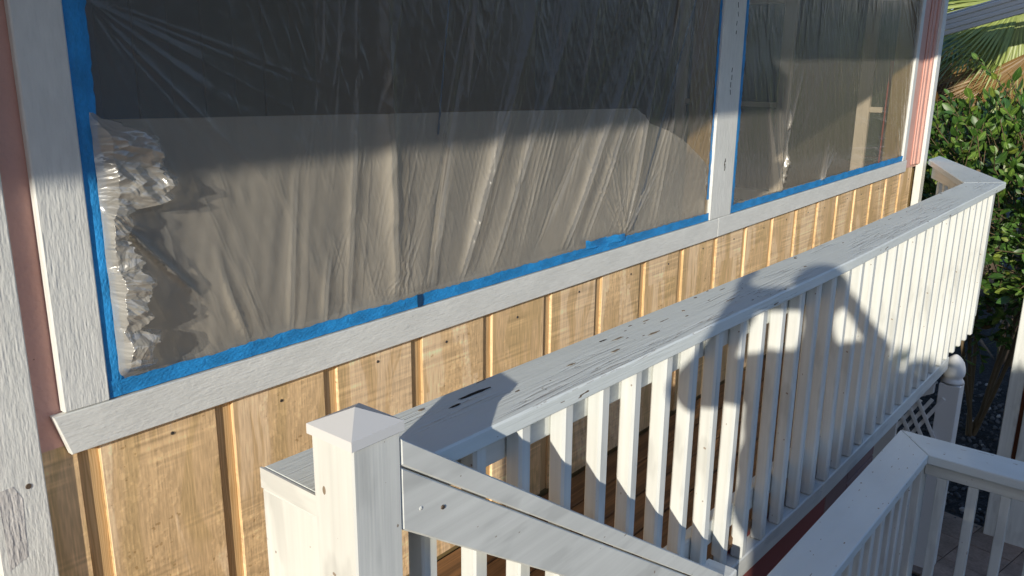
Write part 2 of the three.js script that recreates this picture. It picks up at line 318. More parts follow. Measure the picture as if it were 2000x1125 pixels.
// room behind the sheeting
board(house, 'room_floor', [-3.2, -0.82, -3.4], [5.94, -0.74, -0.145], M.roomFloor, 'x', 0);
board(house, 'room_ceiling', [-3.2, 1.5, -3.4], [5.94, 1.6, -0.125], M.roomWall, 'x', 0);
board(house, 'room_wall', [-3.3, -0.9, -3.5], [6.06, 1.7, -3.4], M.roomWall, 'x', 0);
board(house, 'room_wall', [-3.32, -2.34, -3.4], [-3.2, 1.7, 0.0], M.roomWall, 'x', 0);
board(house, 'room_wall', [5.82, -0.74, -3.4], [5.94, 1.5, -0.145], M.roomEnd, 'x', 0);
for (let k = 0; k < 11; k++) { const f = clamp01(1.15 - k / 10), m = mat({ color: lin(0.03 + 0.20 * (1 - f), 0.22 - 0.05 * (1 - f), 0.70 * f * f + 0.07), roughness: 0.9 }); board(house, 'added_tint_panel', [0.85 + k * 0.22, -0.73, -3.395], [1.066 + k * 0.22, 1.49, -3.36 + 0.012 * (k % 2)], m, 'y', 0.004); }  // added panels, blue fading to brown, that tint the sheeting from behind
const roomWindow = (z0, z1, y0, y1, ym) => {
  const w = part(house, 'room_window', cbox(0.012, y1 - y0, z1 - z0, 'y', 0), M.pane, [5.808, (y0 + y1) / 2, (z0 + z1) / 2]);
  const t = 0.09;
  for (const z of [z0, z1]) board(w, 'frame', [5.77, y0 - t, z - t / 2], [5.818, y1 + t, z + t / 2], M.roomTrim, 'y', 0.004);
  board(w, 'frame', [5.772, y0 - t, z0 + t / 2], [5.818, y0, z1 - t / 2], M.roomTrim, 'z', 0.004);
  board(w, 'frame', [5.772, y1, z0 + t / 2], [5.818, y1 + t, z1 - t / 2], M.roomTrim, 'z', 0.004);
  board(w, 'meeting_rail', [5.775, ym - 0.02, z0 + t / 2], [5.8015, ym + 0.02, z1 - t / 2], M.roomTrim, 'z', 0.004);
};
roomWindow(-1.85, -0.98, -0.25, 1.15, 0.41);
roomWindow(-0.38, -0.16, -0.25, 1.15, 0.41);
// porch roof: its edge throws the shade line across the wall
part(house, 'porch_roof', prismY([[-7, 1.465], [-0.35, 1.465], [-0.2, 1.15], [5.2, 1.15], [5.2, 0.05], [6.0, 0.05], [6.0, -3.6], [-7, -3.6]], 1.60, 1.76, 'x', 0), M.roof);

// ------------------------------------------------------------------ blue tape and plastic sheeting
function ribbon(pts, width, zf, nAcross = 3, edge = 0.004, s = 1) {   // strip along a line in x, y with a slightly uneven inner edge
  const n = pts.length, P = [], I = [], UV = [];
  for (let i = 0; i < n; i++) {
    const [x, y, nx, ny] = pts[i], w = width * (0.92 + 0.16 * vn(i * 0.35, 3.3 * s, 999, 999, 3)) + edge * (vn(i * 1.7, s, 999, 999, 7) - 0.5);
    for (let k = 0; k <= nAcross; k++) {
      const t = k / nAcross;
      P.push(x + nx * w * t, y + ny * w * t, zf(i / (n - 1), t) + 0.0022 * (vn(i * 0.6 + k * 0.2, t * 3 + s, 999, 999, 17) - 0.5)); UV.push(i * 0.012, t * width);
      if (i && k) { const a = i * (nAcross + 1) + k, b = a - nAcross - 1; I.push(b - 1, a - 1, a, b - 1, a, b); }
    }
  }
  const g = new THREE.BufferGeometry(); g.setAttribute('position', new THREE.Float32BufferAttribute(P, 3)); g.setAttribute('uv', new THREE.Float32BufferAttribute(UV, 2)); g.setIndex(I); g.computeVertexNormals(); return g;
}
const lineN = (x0, y0, x1, y1, nx, ny, step = 0.012) => { const n = Math.max(2, Math.round(Math.hypot(x1 - x0, y1 - y0) / step)); return Array.from({ length: n + 1 }, (_, i) => [x0 + (x1 - x0) * i / n, y0 + (y1 - y0) * i / n, nx, ny]); };
function tapeStrip(label, pts, width, zf, s, m = M.tape) {
  const b = [pts[0][0], pts[0][1], 0.01], t = thing('masking_tape', label, 'tape', b, 'strips of blue masking tape');
  part(t, 'tape_strip', ribbon(pts, width, zf, 4, 0.005, s), m);
}
const flat = (z) => () => z;
tapeStrip('blue tape strip running down the left jamb of the large sheeted window', lineN(X1a + 0.001, YT, X1a + 0.001, 0.092, 1, 0), 0.041, (i, t) => 0.0125 + 0.005 * Math.sin(t * 3.1), 1);
tapeStrip('long blue tape strip along the bottom of the large sheeted window', lineN(X1a + 0.002, 0.0895, X1b - 0.004, 0.0895, 0, 1), 0.033, (i, t) => 0.0155 + 0.001 * t, 2);
tapeStrip('crumpled narrow blue tape strip on the right jamb of the large sheeted window', lineN(X1b - 0.002, YT, X1b - 0.002, 0.18, -1, 0), 0.022, (i, t) => 0.010 + 0.002 * t, 3);
tapeStrip('blue tape strip running down the post beside the small far window sheet', lineN(X2a + 0.001, YT, X2a + 0.001, 0.095, 1, 0), 0.042, (i, t) => 0.0105 + 0.003 * Math.sin(t * 3.1), 4);
tapeStrip('blue tape strip along the bottom of the far sheeted window', lineN(X2a + 0.002, 0.092, X2b - 0.002, 0.1025, 0, 1), 0.036, (i, t) => 0.0155 + 0.001 * t, 5);
tapeStrip('folded lump of blue tape where the folds gather on the bottom strip', lineN(1.73, 0.118, 1.98, 0.112, 0, 1), 0.026, (i, t) => 0.0195 + 0.004 * Math.sin(i * 9), 6);

tapeStrip('short dark strip added for the seam gap in the long bottom tape', lineN(0.925, 0.0885, 0.945, 0.0885, 0, 1, 0.006), 0.036, flat(0.0182), 7, M.tapeSeam);  // dark piece added where the bottom tape has a seam gap
// relief of a taped sheet: straight folds (ridges) that fan out of points where the film was gathered, plus crinkles
function sheetField(x0, x1, y0, y1, nx, ny, ridges, extra) {
  const H = new Float32Array((nx + 1) * (ny + 1)), dx = (x1 - x0) / nx, dy = (y1 - y0) / ny;
  for (const r of ridges) {
    const [ax, ay, bx, by, w0, amp0, bow = 0] = r, w = w0 * 0.9, amp = amp0 * 1.25, L = Math.hypot(bx - ax, by - ay), ux = (bx - ax) / L, uy = (by - ay) / L, R = w * 3 + Math.abs(bow);
    const i0 = Math.max(0, Math.floor((Math.min(ax, bx) - R - x0) / dx)), i1 = Math.min(nx, Math.ceil((Math.max(ax, bx) + R - x0) / dx));
    const j0 = Math.max(0, Math.floor((Math.min(ay, by) - R - y0) / dy)), j1 = Math.min(ny, Math.ceil((Math.max(ay, by) + R - y0) / dy));
    for (let j = j0; j <= j1; j++) for (let i = i0; i <= i1; i++) {
      const px = x0 + i * dx - ax, py = y0 + j * dy - ay, s = px * ux + py * uy; if (s < 0 || s > L) continue;
      const t = s / L, ww = w * (0.35 + 0.9 * t), d = (-px * uy + py * ux - bow * 4 * t * (1 - t)) / ww; if (Math.abs(d) > 3) continue;
      H[j * (nx + 1) + i] += amp * Math.exp(-Math.abs(d) * 1.5 - d * d * 0.25) * Math.sin(Math.PI * Math.min(1, Math.pow(t, 0.6)));
    }
  }
  for (let j = 0; j <= ny; j++) for (let i = 0; i <= nx; i++) { const x = x0 + i * dx, y = y0 + j * dy; H[j * (nx + 1) + i] = extra(x, y, H[j * (nx + 1) + i]); }
  return H;
}
function sheetGeo(x0, x1, y0, y1, nx, ny, H, z, yTop = null) {
  const P = new Float32Array((nx + 1) * (ny + 1) * 3), UV = new Float32Array((nx + 1) * (ny + 1) * 2), I = new Uint32Array(nx * ny * 6);
  let q = 0;
  for (let j = 0; j <= ny; j++) for (let i = 0; i <= nx; i++) {
    const k = j * (nx + 1) + i, x = x0 + (x1 - x0) * i / nx, yt = yTop ? yTop(x) : y1, y = y0 + (yt - y0) * j / ny;
    P[k * 3] = x; P[k * 3 + 1] = y; P[k * 3 + 2] = z + H[k]; UV[k * 2] = x; UV[k * 2 + 1] = y;
    if (i < nx && j < ny) { I[q++] = k; I[q++] = k + 1; I[q++] = k + nx + 2; I[q++] = k; I[q++] = k + nx + 2; I[q++] = k + nx + 1; }
  }
  const g = new THREE.BufferGeometry(); g.setAttribute('position', new THREE.BufferAttribute(P, 3)); g.setAttribute('uv', new THREE.BufferAttribute(UV, 2)); g.setIndex(new THREE.BufferAttribute(I, 1)); g.computeVertexNormals(); return g;
}
const rdg = (x, y, f, s) => 1 - Math.abs(2 * vn(x * f, y * f, 4096, 4096, s) - 1);
{
  seed = 77;
  const R = [];
  // folds leaning to the right as they rise, all over the middle of the sheet
  for (let k = 0; k < 80; k++) { const bx = rr(0.55, 2.5), by = rr(0.12, 0.75), lean = rr(0.30, 0.52) * (0.35 + bx / 2.6), len = rr(0.22, 0.9); R.push([bx, by, bx + lean * len, by + len, rr(0.006, 0.018), rr(0.0008, 0.0034) * (rnd() < 0.3 ? -1 : 1), rr(-0.02, 0.02)]); }
  for (let k = 0; k < 60; k++) { const bx = rr(0.6, 2.6), len = rr(0.5, 1.1), by = rr(0.35, 0.6); R.push([bx + 0.26 * len * bx / 2, by + len, bx, by, rr(0.004, 0.010), rr(0.002, 0.0052), rr(-0.03, 0.03)]); }
  // fan gathered at the bottom strip, and a second one further left
  for (let k = 0; k < 42; k++) { const a = rr(0.45, 2.35), len = rr(0.12, 0.6); R.push([1.985, 0.125, 1.985 + Math.cos(a) * len, 0.125 + Math.sin(a) * len, rr(0.005, 0.011), rr(0.001, 0.0035)]); }
  for (let k = 0; k < 16; k++) { const a = rr(0.9, 2.1), len = rr(0.1, 0.3), fx = rr(0.75, 0.95); R.push([fx, 0.12, fx + Math.cos(a) * len, 0.12 + Math.sin(a) * len, rr(0.004, 0.009), rr(0.001, 0.003)]); }
  // broad soft folds
  for (const [ax, ay, bx, by, w, a] of [[0.86, 0.12, 0.84, 1.3, 0.05, 0.020], [0.98, 0.12, 1.25, 1.2, 0.03, -0.012], [1.25, 0.12, 1.75, 1.1, 0.04, 0.009], [1.48, 0.15, 2.0, 0.9, 0.03, -0.007], [0.52, 0.1, 0.58, 0.6, 0.03, 0.008], [0.70, 0.11, 0.78, 0.9, 0.035, 0.010], [1.12, 0.12, 1.5, 1.0, 0.045, 0.018], [1.62, 0.13, 2.05, 0.85, 0.035, 0.015], [2.2, 0.14, 2.42, 0.9, 0.03, 0.008], [0.62, 0.10, 0.66, 0.32, 0.02, 0.009], [0.40, 0.13, 0.34, 0.36, 0.02, 0.010], [2.0, 0.15, 2.3, 1.2, 0.03, 0.01], [1.75, 0.15, 2.18, 0.9, 0.02, 0.008]]) R.push([ax, ay, bx, by, w, a, 0.01]);
  // folds from the top left corner across the dark part
  for (let k = 0; k < 34; k++) { const a = rr(-1.25, -0.25), len = rr(0.25, 0.75); R.push([0.10, 0.86, 0.10 + Math.cos(a) * len, 0.86 + Math.sin(a) * len, rr(0.008, 0.02), rr(0.0006, 0.002) * (rnd() < 0.4 ? -1 : 1)]); }
  // the long crease and fan at the left edge
  R.push([0.088, 0.475, 0.315, 0.225, 0.010, 0.016]); R.push([0.088, 0.47, 0.17, 0.30, 0.010, 0.014]);
  for (let k = 0; k < 16; k++) { const a = rr(-1.2, 0.25), len = rr(0.06, 0.17); R.push([0.085, rr(0.44, 0.50), 0.085 + Math.cos(a) * len, 0.475 + Math.sin(a) * len, rr(0.004, 0.008), rr(0.003, 0.008)]); }
  const edge = (x, y) => sstep(0.0, 0.05, x - X1a - 0.02) * sstep(0, 0.05, X1b - 0.01 - x) * sstep(0, 0.05, y - 0.10);
  const nx = 1000, ny = 430;
  const H = sheetField(X1a + 0.004, X1b - 0.004, 0.091, YT, nx, ny, R, (x, y, h) => {
    const lean = x - (0.10 + 0.14 * x) * y;                      // folds hang along this direction
    const billow = 0.022 * (fbm(lean * 5.5, y * 0.9, 4096, 4096, 2, 19) - 0.5) * sstep(0.35, 0.8, x) + 0.010 * (fbm(lean * 13, y * 1.3, 4096, 4096, 3, 21) - 0.5) + 0.010 * (fbm(x * 3, y * 3, 4096, 4096, 2, 20) - 0.5) + 0.0035 * (fbm(lean * 34, y * 3.2, 4096, 4096, 2, 23) - 0.5) + 0.0008 * (fbm(x * 50, y * 46, 4096, 4096, 2, 25) - 0.5);
    return edge(x, y) * (h + billow);
  });
  const s = thing('plastic_sheet', 'wrinkled clear plastic sheet taped over the large window', 'plastic sheet', [X1a, 0.09, 0.008], 'plastic window sheets');
  part(s, 'film', sheetGeo(X1a + 0.004, X1b - 0.004, 0.091, YT, nx, ny, H, 0.0100), M.film);
  // bunched film at the left edge: several layers crushed together, flat facets between sharp creases
  const facet = (x, y, f, sd) => { x *= f; y *= f; const u = x + y * 0.5, xi = Math.floor(u), yi = Math.floor(y), fx = u - xi, fy = y - yi, h = (i, j) => hash(i + sd * 91 + 5000, j + sd * 37 + 5000); return fx + fy < 1 ? h(xi, yi) * (1 - fx - fy) + h(xi + 1, yi) * fx + h(xi, yi + 1) * fy : h(xi + 1, yi + 1) * (fx + fy - 1) + h(xi, yi + 1) * (1 - fx) + h(xi + 1, yi) * (1 - fy); };
  const reachAt = (y) => {
    const pts = [[0.098, 0.05], [0.135, 0.085], [0.17, 0.06], [0.20, 0.10], [0.225, 0.05], [0.245, 0.075], [0.27, 0.06], [0.31, 0.09], [0.36, 0.075], [0.41, 0.055], [0.455, 0.06], [0.475, 0.15], [0.50, 0.165], [0.54, 0.14], [0.57, 0.145], [0.60, 0.125], [0.62, 0.075], [0.635, 0.045], [0.655, 0.004]];
    let k = 0; while (k < pts.length - 2 && y > pts[k + 1][0]) k++;
    const t = clamp01((y - pts[k][0]) / (pts[k + 1][0] - pts[k][0])); return pts[k][1] + (pts[k + 1][1] - pts[k][1]) * t + 0.022 * (vn(y * 70, 3.1, 4096, 4096, 5) - 0.5) + 0.012 * (vn(y * 210, 4.1, 4096, 4096, 6) - 0.5);
  };
  { const nu = 130, nv = 620, P = [], UV = [], I = [];
    for (let j = 0; j <= nv; j++) { const y = 0.122 + 0.53 * j / nv, rc = Math.max(0.003, reachAt(y)); for (let i = 0; i <= nu; i++) {
      const t = i / nu, lx = 0.024 + rc * t, x = X1a + lx, wx = lx + 0.008 * (vn(y * 40, lx * 40, 4096, 4096, 8) - 0.5), up = sstep(0.44, 0.5, y);
      const an = y > 0.345 ? [-0.03, 0.475] : [-0.05, 0.30], ax = wx - an[0], ay = y - an[1];      // pleats fan out of two gathered points on the tape
      const dirx = Math.atan2(ay, ax) * 0.13 + (y > 0.345 ? 0 : 2), diry = Math.hypot(ax, ay) * 0.55 + 0.02 * vn(y * 30, lx * 30, 4096, 4096, 9);
      const hgt = 0.016 * facet(dirx, diry, 22, 1) + 0.009 * facet(dirx + 3, diry, 48, 2) + 0.024 * facet(wx * 1.1 + y * 0.3, y * 0.9 - wx * 0.6, 24, 5) + 0.013 * facet(wx * 1.2 + y * 0.2, y - wx * 0.5, 56, 6) + 0.0040 * facet(dirx, diry + 7, 120, 3) + 0.0012 * facet(dirx, diry, 300, 4);
      P.push(x, y, 0.0115 + hgt * Math.min(1, Math.sin(Math.PI * clamp01(t)) * 1.6 + 0.12) * sstep(0.66, 0.60, y) * sstep(0.122, 0.16, y) + 0.004 * (1 - t)); UV.push(x, y);
      if (i && j) { const k = j * (nu + 1) + i, m = k - nu - 1; I.push(m - 1, m, k, m - 1, k, k - 1); }
    } }
    const g = new THREE.BufferGeometry(); g.setAttribute('position', new THREE.Float32BufferAttribute(P, 3)); g.setAttribute('uv', new THREE.Float32BufferAttribute(UV, 2)); g.setIndex(I); g.computeVertexNormals();
    part(s, 'bunched_film', g, M.filmFolded, null, null, 'crushed silvery folds of plastic along the left tape'); }
  // a second sheet hanging behind it, its top edge cut off at the right
  const yTop = (x) => x < 2.06 ? 0.635 - 0.055 * (x - 0.1) / 1.96 : x < 2.16 ? 0.58 - 0.6 * (x - 2.06) : 0.52 - 0.20 * (x - 2.16) - 0.42 * (x - 2.16) * (x - 2.16);
  const n2 = 700, m2 = 150;
  const H2 = new Float32Array((n2 + 1) * (m2 + 1));
  for (let j = 0; j <= m2; j++) for (let i = 0; i <= n2; i++) { const x = 0.075 + (2.652 - 0.075) * i / n2, y = 0.091 + (yTop(x) - 0.091) * j / m2, fi = clamp01((x - X1a - 0.004) / (X1b - X1a - 0.008)) * nx, fj = clamp01((y - 0.091) / (YT - 0.091)) * ny; H2[j * (n2 + 1) + i] = 0.9 * H[Math.round(fj) * (nx + 1) + Math.round(fi)] + 0.003 * (fbm(i * 0.05, j * 0.06, 4096, 4096, 3, 33) - 0.5); }
  const s2 = thing('plastic_sheet', 'second plastic sheet hung behind the large window sheet, top edge at half height', 'plastic sheet', [0.1, 0.09, -0.03], 'plastic window sheets');
  part(s2, 'film', sheetGeo(0.075, 2.652, 0.091, 0.6, n2, m2, H2, -0.006, yTop), M.filmInner);
}
{
  seed = 99;
  const R = [];
  for (let k = 0; k < 46; k++) { const a = rr(1.15, 1.95), len = rr(0.2, 0.75); R.push([3.36, 0.13, 3.36 + Math.cos(a) * len, 0.13 + Math.sin(a) * len, rr(0.010, 0.022), rr(0.002, 0.006)]); }
  for (let k = 0; k < 22; k++) { const a = rr(0.55, 1.3), len = rr(0.12, 0.34); R.push([3.95, 0.12, 3.95 + Math.cos(a) * len, 0.12 + Math.sin(a) * len, rr(0.008, 0.016), rr(0.002, 0.005)]); }
  for (let k = 0; k < 40; k++) { const tx = rr(2.95, 4.6), len = rr(0.25, 0.6); R.push([tx, 1.3, tx + rr(-0.12, 0.1), 1.3 - len, rr(0.010, 0.022), rr(0.002, 0.005)]); }
  for (let k = 0; k < 26; k++) { const a = rr(1.75, 2.9), len = rr(0.15, 0.55); R.push([5.42, rr(0.8, 1.2), 5.42 + Math.cos(a) * len, 1.0 + Math.sin(a) * len, rr(0.010, 0.02), rr(0.002, 0.005)]); }
  for (let k = 0; k < 24; k++) { const y = rr(0.14, 0.42), len = rr(0.15, 0.5), x = rr(4.6, 5.2); R.push([x, y, x - len, y + rr(0.0, 0.10), rr(0.008, 0.016), rr(0.001, 0.004)]); }
  for (let k = 0; k < 14; k++) { const a = rr(1.9, 2.8), len = rr(0.08, 0.3); R.push([5.4, 0.13, 5.4 + Math.cos(a) * len, 0.13 + Math.sin(a) * len, rr(0.008, 0.014), rr(0.002, 0.005)]); }
  R.push([3.40, 0.12, 3.44, 0.42, 0.014, 0.03]); R.push([3.44, 0.42, 3.47, 0.52, 0.01, 0.02]);
  const edge = (x, y) => sstep(0.0, 0.06, x - X2a - 0.02) * sstep(0, 0.05, X2b - x) * sstep(0, 0.04, y - 0.105);
  const nx = 620, ny = 300, H = sheetField(X2a + 0.004, X2b - 0.004, 0.095, YT, nx, ny, R, (x, y, h) => edge(x, y) * (h + 0.014 * (fbm(x * 2, y * 2, 4096, 4096, 2, 29) - 0.5) + 0.004 * (fbm(x * 9, y * 5, 4096, 4096, 3, 31) - 0.5)));
  const s = thing('plastic_sheet', 'clear plastic sheet taped over the far window by the house corner', 'plastic sheet', [X2a, 0.09, 0.008], 'plastic window sheets');
  part(s, 'film', sheetGeo(X2a + 0.004, X2b - 0.004, 0.095, YT, nx, ny, H, 0.0085), M.film);
}
// dark tape seams on the second sheet
tapeStrip('narrow dark blue tape seam slanting down behind the large window sheet', lineN(2.50, 1.1, 2.06, 0.13, 1, 0), 0.016, flat(-0.0025), 8, M.tapeSeam);
tapeStrip('thin blue tape seam hanging upright behind the large window sheet', lineN(1.12, 1.2, 1.03, 0.55, 1, 0), 0.007, flat(-0.0025), 9, M.tapeSeam);
{ const c = thing('red_curtain', 'red cloth hanging inside the far window beside the house corner', 'curtain', [5.62, -0.2, -0.15]);
  part(c, 'cloth', woodUV(new THREE.BoxGeometry(0.05, 1.0, 0.05, 4, 8, 4)), M.redCloth, [5.66, 0.25, -0.165]); }

// ------------------------------------------------------------------ deck
const deck = thing('deck', 'brown stained wooden deck behind the white railing', 'deck', [0, -G, 0.3]);
for (let k = 0; k < 5; k++) { const z0 = 0.012 + k * 0.128, z1 = z0 + 0.122, xe = 5.0 + (0.66 - z1) * 1.3; part(deck, 'plank', prismY([[-3.2, z0], [xe + 0.12, z0], [xe, z1], [-3.2, z1]], -0.775, -0.74, 'x', 0.002), M.deck); }
for (let k = 0; k < 18; k++) { const z0 = 0.652 + k * 0.128; part(deck, 'plank', prismY([[-3.2, z0], [0.13, z0], [0.13, z0 + 0.122], [-3.2, z0 + 0.122]], -0.775, -0.74, 'x', 0.002), M.deck); }
for (const x of [-3.0, -1.5, -0.1]) board(deck, 'joist', [x, -0.92, 0.02], [x + 0.05, -0.777, 2.9], M.deck, 'z', 0.002);
for (const x of [1.2, 2.5, 3.8, 4.9]) board(deck, 'joist', [x, -0.92, 0.02], [x + 0.05, -0.777, 0.60], M.deck, 'z', 0.002);
for (const [x, z] of [[-3, 2.8], [-0.1, 2.8], [-3, 0.2], [-0.1, 0.7]]) board(deck, 'post', [x - 0.05, -2.35, z - 0.05], [x + 0.05, -0.925, z + 0.05], M.deck, 'y', 0.004);
// pink skirt under the deck
const skirt = thing('deck_skirt', 'row of dusky pink panels closing the space under the deck', 'skirting', [2.5, -G, 0.6]);
{ const xs = [0.2, 1.0, 1.8, 2.66, 2.93, 3.30];
  for (let k = 0; k + 1 < xs.length; k++) {
    const m = k < 3 ? M.skirt : M.skirtPale;
    if (k < 4) board(skirt, 'panel', [xs[k] + 0.004, -2.345, 0.605], [xs[k + 1] - 0.004, -0.79, 0.632], m, 'y', 0.003);
    else for (const [a, b] of [[-2.345, -1.62], [-1.612, -1.05], [-1.042, -0.79]]) board(skirt, 'panel', [xs[k] + 0.003, a, 0.605], [xs[k + 1] - 0.003, b, 0.632], m, 'y', 0.003);
  } }

// ------------------------------------------------------------------ long deck railing
const zBack = (x) => x < 2.4 ? 0.462 + 0.0265 * x : 0.5256 + 0.0025 * (x - 2.4);
const zFront = (x) => zBack(x) + 0.184;
const CT = 0.073, CB = 0.035;
const rail = thing('deck_railing', 'long white wooden deck railing with a wide weathered cap and square balusters', 'railing', [2.5, -0.74, 0.6]);
const cap1 = part(rail, 'rail_cap', prismY([[0.112, zBack(0.112)], [2.4, zBack(2.4)], [4.834, zBack(4.834)], [5.03, 0.716], [2.4, zFront(2.4)], [0.112, zFront(0.112)]], CB, CT, 'x', 0.004), M.cap);
part(rail, 'rail_cap', prismY([[4.837, 0.5325], [5.033, 0.7165], [6.27, 0.055], [5.97, 0.055]], CB, CT, 'x', 0.004), M.capSmooth);
for (const [cx, cz, l, w, m] of [[0.60, 0.523, 0.10, 0.008, M.darkWood], [0.52, 0.537, 0.03, 0.006, M.darkWood], [1.20, 0.60, 0.05, 0.007, M.rawWood], [1.02, 0.60, 0.035, 0.006, M.rawWood], [1.10, 0.555, 0.05, 0.005, M.rawWood], [0.87, 0.575, 0.03, 0.006, M.rawWood], [0.46, 0.50, 0.02, 0.006, M.rawWood], [1.43, 0.56, 0.012, 0.007, M.rawWood], [1.62, 0.61, 0.05, 0.004, M.rawWood], [2.18, 0.62, 0.02, 0.006, M.rawWood], [1.06, 0.535, 0.03, 0.004, M.darkWood], [1.28, 0.53, 0.03, 0.004, M.rawWood]]) {
  const pts = Array.from({ length: 14 }, (_, i) => { const a = i / 14 * Math.PI * 2, q = rr(0.6, 1.15); return [cx + Math.cos(a) * l * 0.55 * q, cz + Math.sin(a) * w * 0.6 * q + (Math.cos(a) * l * 0.5) * 0.05]; });
  part(cap1, 'paint_chip', prismY(pts, CT + 0.0004, CT + 0.0012, 'x', 0), m);
}
// sub-rails behind the balusters, in the two straight runs
const run = (x0, x1) => ({ x0, x1, z0: zFront(x0), z1: zFront(x1), yaw: -Math.atan2(zFront(x1) - zFront(x0), x1 - x0), len: Math.hypot(x1 - x0, zFront(x1) - zFront(x0)) });
for (const r of [run(0.115, 2.398), run(2.402, 4.93)]) {
  const c = (o, y) => [(r.x0 + r.x1) / 2, y, (r.z0 + r.z1) / 2 - o];
  part(rail, 'top_rail', cbox(r.len, 0.084, 0.036, 'x'), M.paint, c(0.075, -0.0085), [0, r.yaw, 0]);
  part(rail, 'bottom_rail', cbox(r.len, 0.080, 0.036, 'x'), M.paint, c(0.075, -0.665), [0, r.yaw, 0]);
}
const balGeo = [0, 1, 2, 3].map(() => cbox(0.038, 0.845, 0.042, 'y', 0.006));
for (let i = 0; i < 33; i++) {
  const x = 0.32 + 0.1395 * i; if (x > 4.96) break;
  const j = x > 4.3 ? 0.05 + rr(-0.02, 0.02) : x > 3.3 ? -0.012 : 0.0;
  part(rail, 'baluster', balGeo[i % 4], M.paint, [x + 0.018 + rr(-0.003, 0.003), CB - 0.0005 - 0.4225 + j * 0.0, zFront(x) - 0.0335 + rr(-0.001, 0.001)], [rr(-0.003, 0.003), rr(-0.04, 0.04), rr(-0.006, 0.006)]);
}
for (const [a, b] of [[0.2, 2.398], [2.402, 4.30]]) { const r = run(a, b); part(rail, 'fascia_board', cbox(r.len, 0.075, 0.052, 'x', 0.004), M.paint, [(a + b) / 2, -0.8495, (r.z0 + r.z1) / 2 - 0.040], [0, r.yaw, 0]); }
// end box under the near end of the cap
board(rail, 'end_post', [0.108, -0.738, zBack(0.11) + 0.001], [0.205, CB - 0.0008, zFront(0.11) - 0.001], M.paint, 'y', 0.003);
part(rail, 'end_cap', prismY([[0.107, zBack(0.1)], [0.1115, zBack(0.1)], [0.1115, zFront(0.1)], [0.107, zFront(0.1)]], CB, CT, 'z', 0), M.paint);
board(rail, 'corner_post', [4.90, -0.738, 0.60], [4.98, CB - 0.001, 0.68], M.paint, 'y', 0.003);
// angled far end back to the house
{ const ax = 4.98, az = 0.62, bx = 5.98, bz = 0.10, L = Math.hypot(bx - ax, bz - az), yaw = -Math.atan2(bz - az, bx - ax), c = [(ax + bx) / 2, 0, (az + bz) / 2];
  part(rail, 'top_rail', cbox(L - 0.02, 0.09, 0.036, 'x'), M.paint, [c[0], -0.012, c[2]], [0, yaw, 0]);
  part(rail, 'bottom_rail', cbox(L - 0.02, 0.08, 0.036, 'x'), M.paint, [c[0], -0.665, c[2]], [0, yaw, 0]);
  for (let k = 0; k < 8; k++) { const t = (k + 0.6) / 8; part(rail, 'baluster', balGeo[k % 4], M.paint, [ax + (bx - ax) * t + 0.02, CB - 0.0005 - 0.4225, az + (bz - az) * t + 0.036], [0, yaw, 0]); }
}

// ------------------------------------------------------------------ stair railing with newel post
const NX0 = 0.0683, NX1 = 0.1626, NZ0 = 0.665, NZ1 = 0.7594, NC = [(NX0 + NX1) / 2, (NZ0 + NZ1) / 2];
const stair = thing('stair_railing', 'white sloping stair handrail fixed to a newel post with pyramid cap', 'railing', [NC[0], -0.74, NC[1]]);
const newel = board(stair, 'newel_post', [NX0, -0.738, NZ0], [NX1, 0.2110, NZ1], M.paint, 'y', 0.003);
{ const a = 0.0515, P = [[-a, 0, -a], [a, 0, -a], [a, 0, a], [-a, 0, a]], t = 0.016, ap = 0.040, v = [];
  const up = P.map((p) => [p[0], t, p[2]]), apex = [0, ap, 0];
  const q = (A, B, C, D) => v.push(...A, ...B, ...C, ...A, ...C, ...D);
  for (let k = 0; k < 4; k++) { const k2 = (k + 1) % 4; q(P[k2], P[k], up[k], up[k2]); v.push(...up[k2], ...up[k], ...apex); }
  q(P[0], P[1], P[2], P[3]);
  const g = new THREE.BufferGeometry(); g.setAttribute('position', new THREE.Float32BufferAttribute(v, 3)); woodUV(g, 'x'); g.computeVertexNormals();
  part(newel, 'post_cap', g, M.vinyl, [NC[0], 0.2114, NC[1]]); }
part(newel, 'knot_hole', new THREE.SphereGeometry(0.006, 10, 8).scale(0.25, 1.3, 0.7), M.rawWood, [NX0 + 0.0005, 0.125, NZ0 + 0.025]);
{ const SL = 0.70, x0 = NX1 + 0.001, x1 = 1.40, yT = 0.1975;
  const para = (d0, d1, za, zb, xa = x0, xb = x1) => prismZ([[xa, yT - d1], [xa, yT - d0], [xb, yT - d0 - SL * (xb - xa)], [xb, yT - d1 - SL * (xb - xa)]], za, zb, 'x', 0.003);
  part(stair, 'handrail', para(0, 0.0455, NZ1 - 0.090, NZ1), M.paint);
  const side = part(stair, 'side_board', para(0.0495, 0.157, NZ1 - 0.0385, NZ1 - 0.0005), M.paint);
  part(side, 'screw', disc(0.0042, 0.003), M.screw, [0.252, 0.043, NZ1 + 0.0004]);
  part(side, 'nail_dent', new THREE.SphereGeometry(0.004, 8, 6).scale(1, 1, 0.4), M.paint, [0.203, 0.062, NZ1 - 0.0006]);
  part(stair, 'bottom_rail', para(0.80, 0.89, NZ1 - 0.0385, NZ1 - 0.0005), M.paint);
  for (let k = 0; k < 9; k++) { const x = 0.262 + k * 0.132; if (x > 1.36) break; const yt = yT - 0.06 - SL * (x + 0.03 - x0); part(stair, 'baluster', cbox(0.037, 0.82, 0.038, 'y', 0.004), M.paint, [x, yt - 0.41, NZ1 - 0.0585]); }
  board(stair, 'newel_post', [1.401, -1.6, NZ0], [1.495, -0.70, NZ1], M.paint, 'y', 0.004);
}
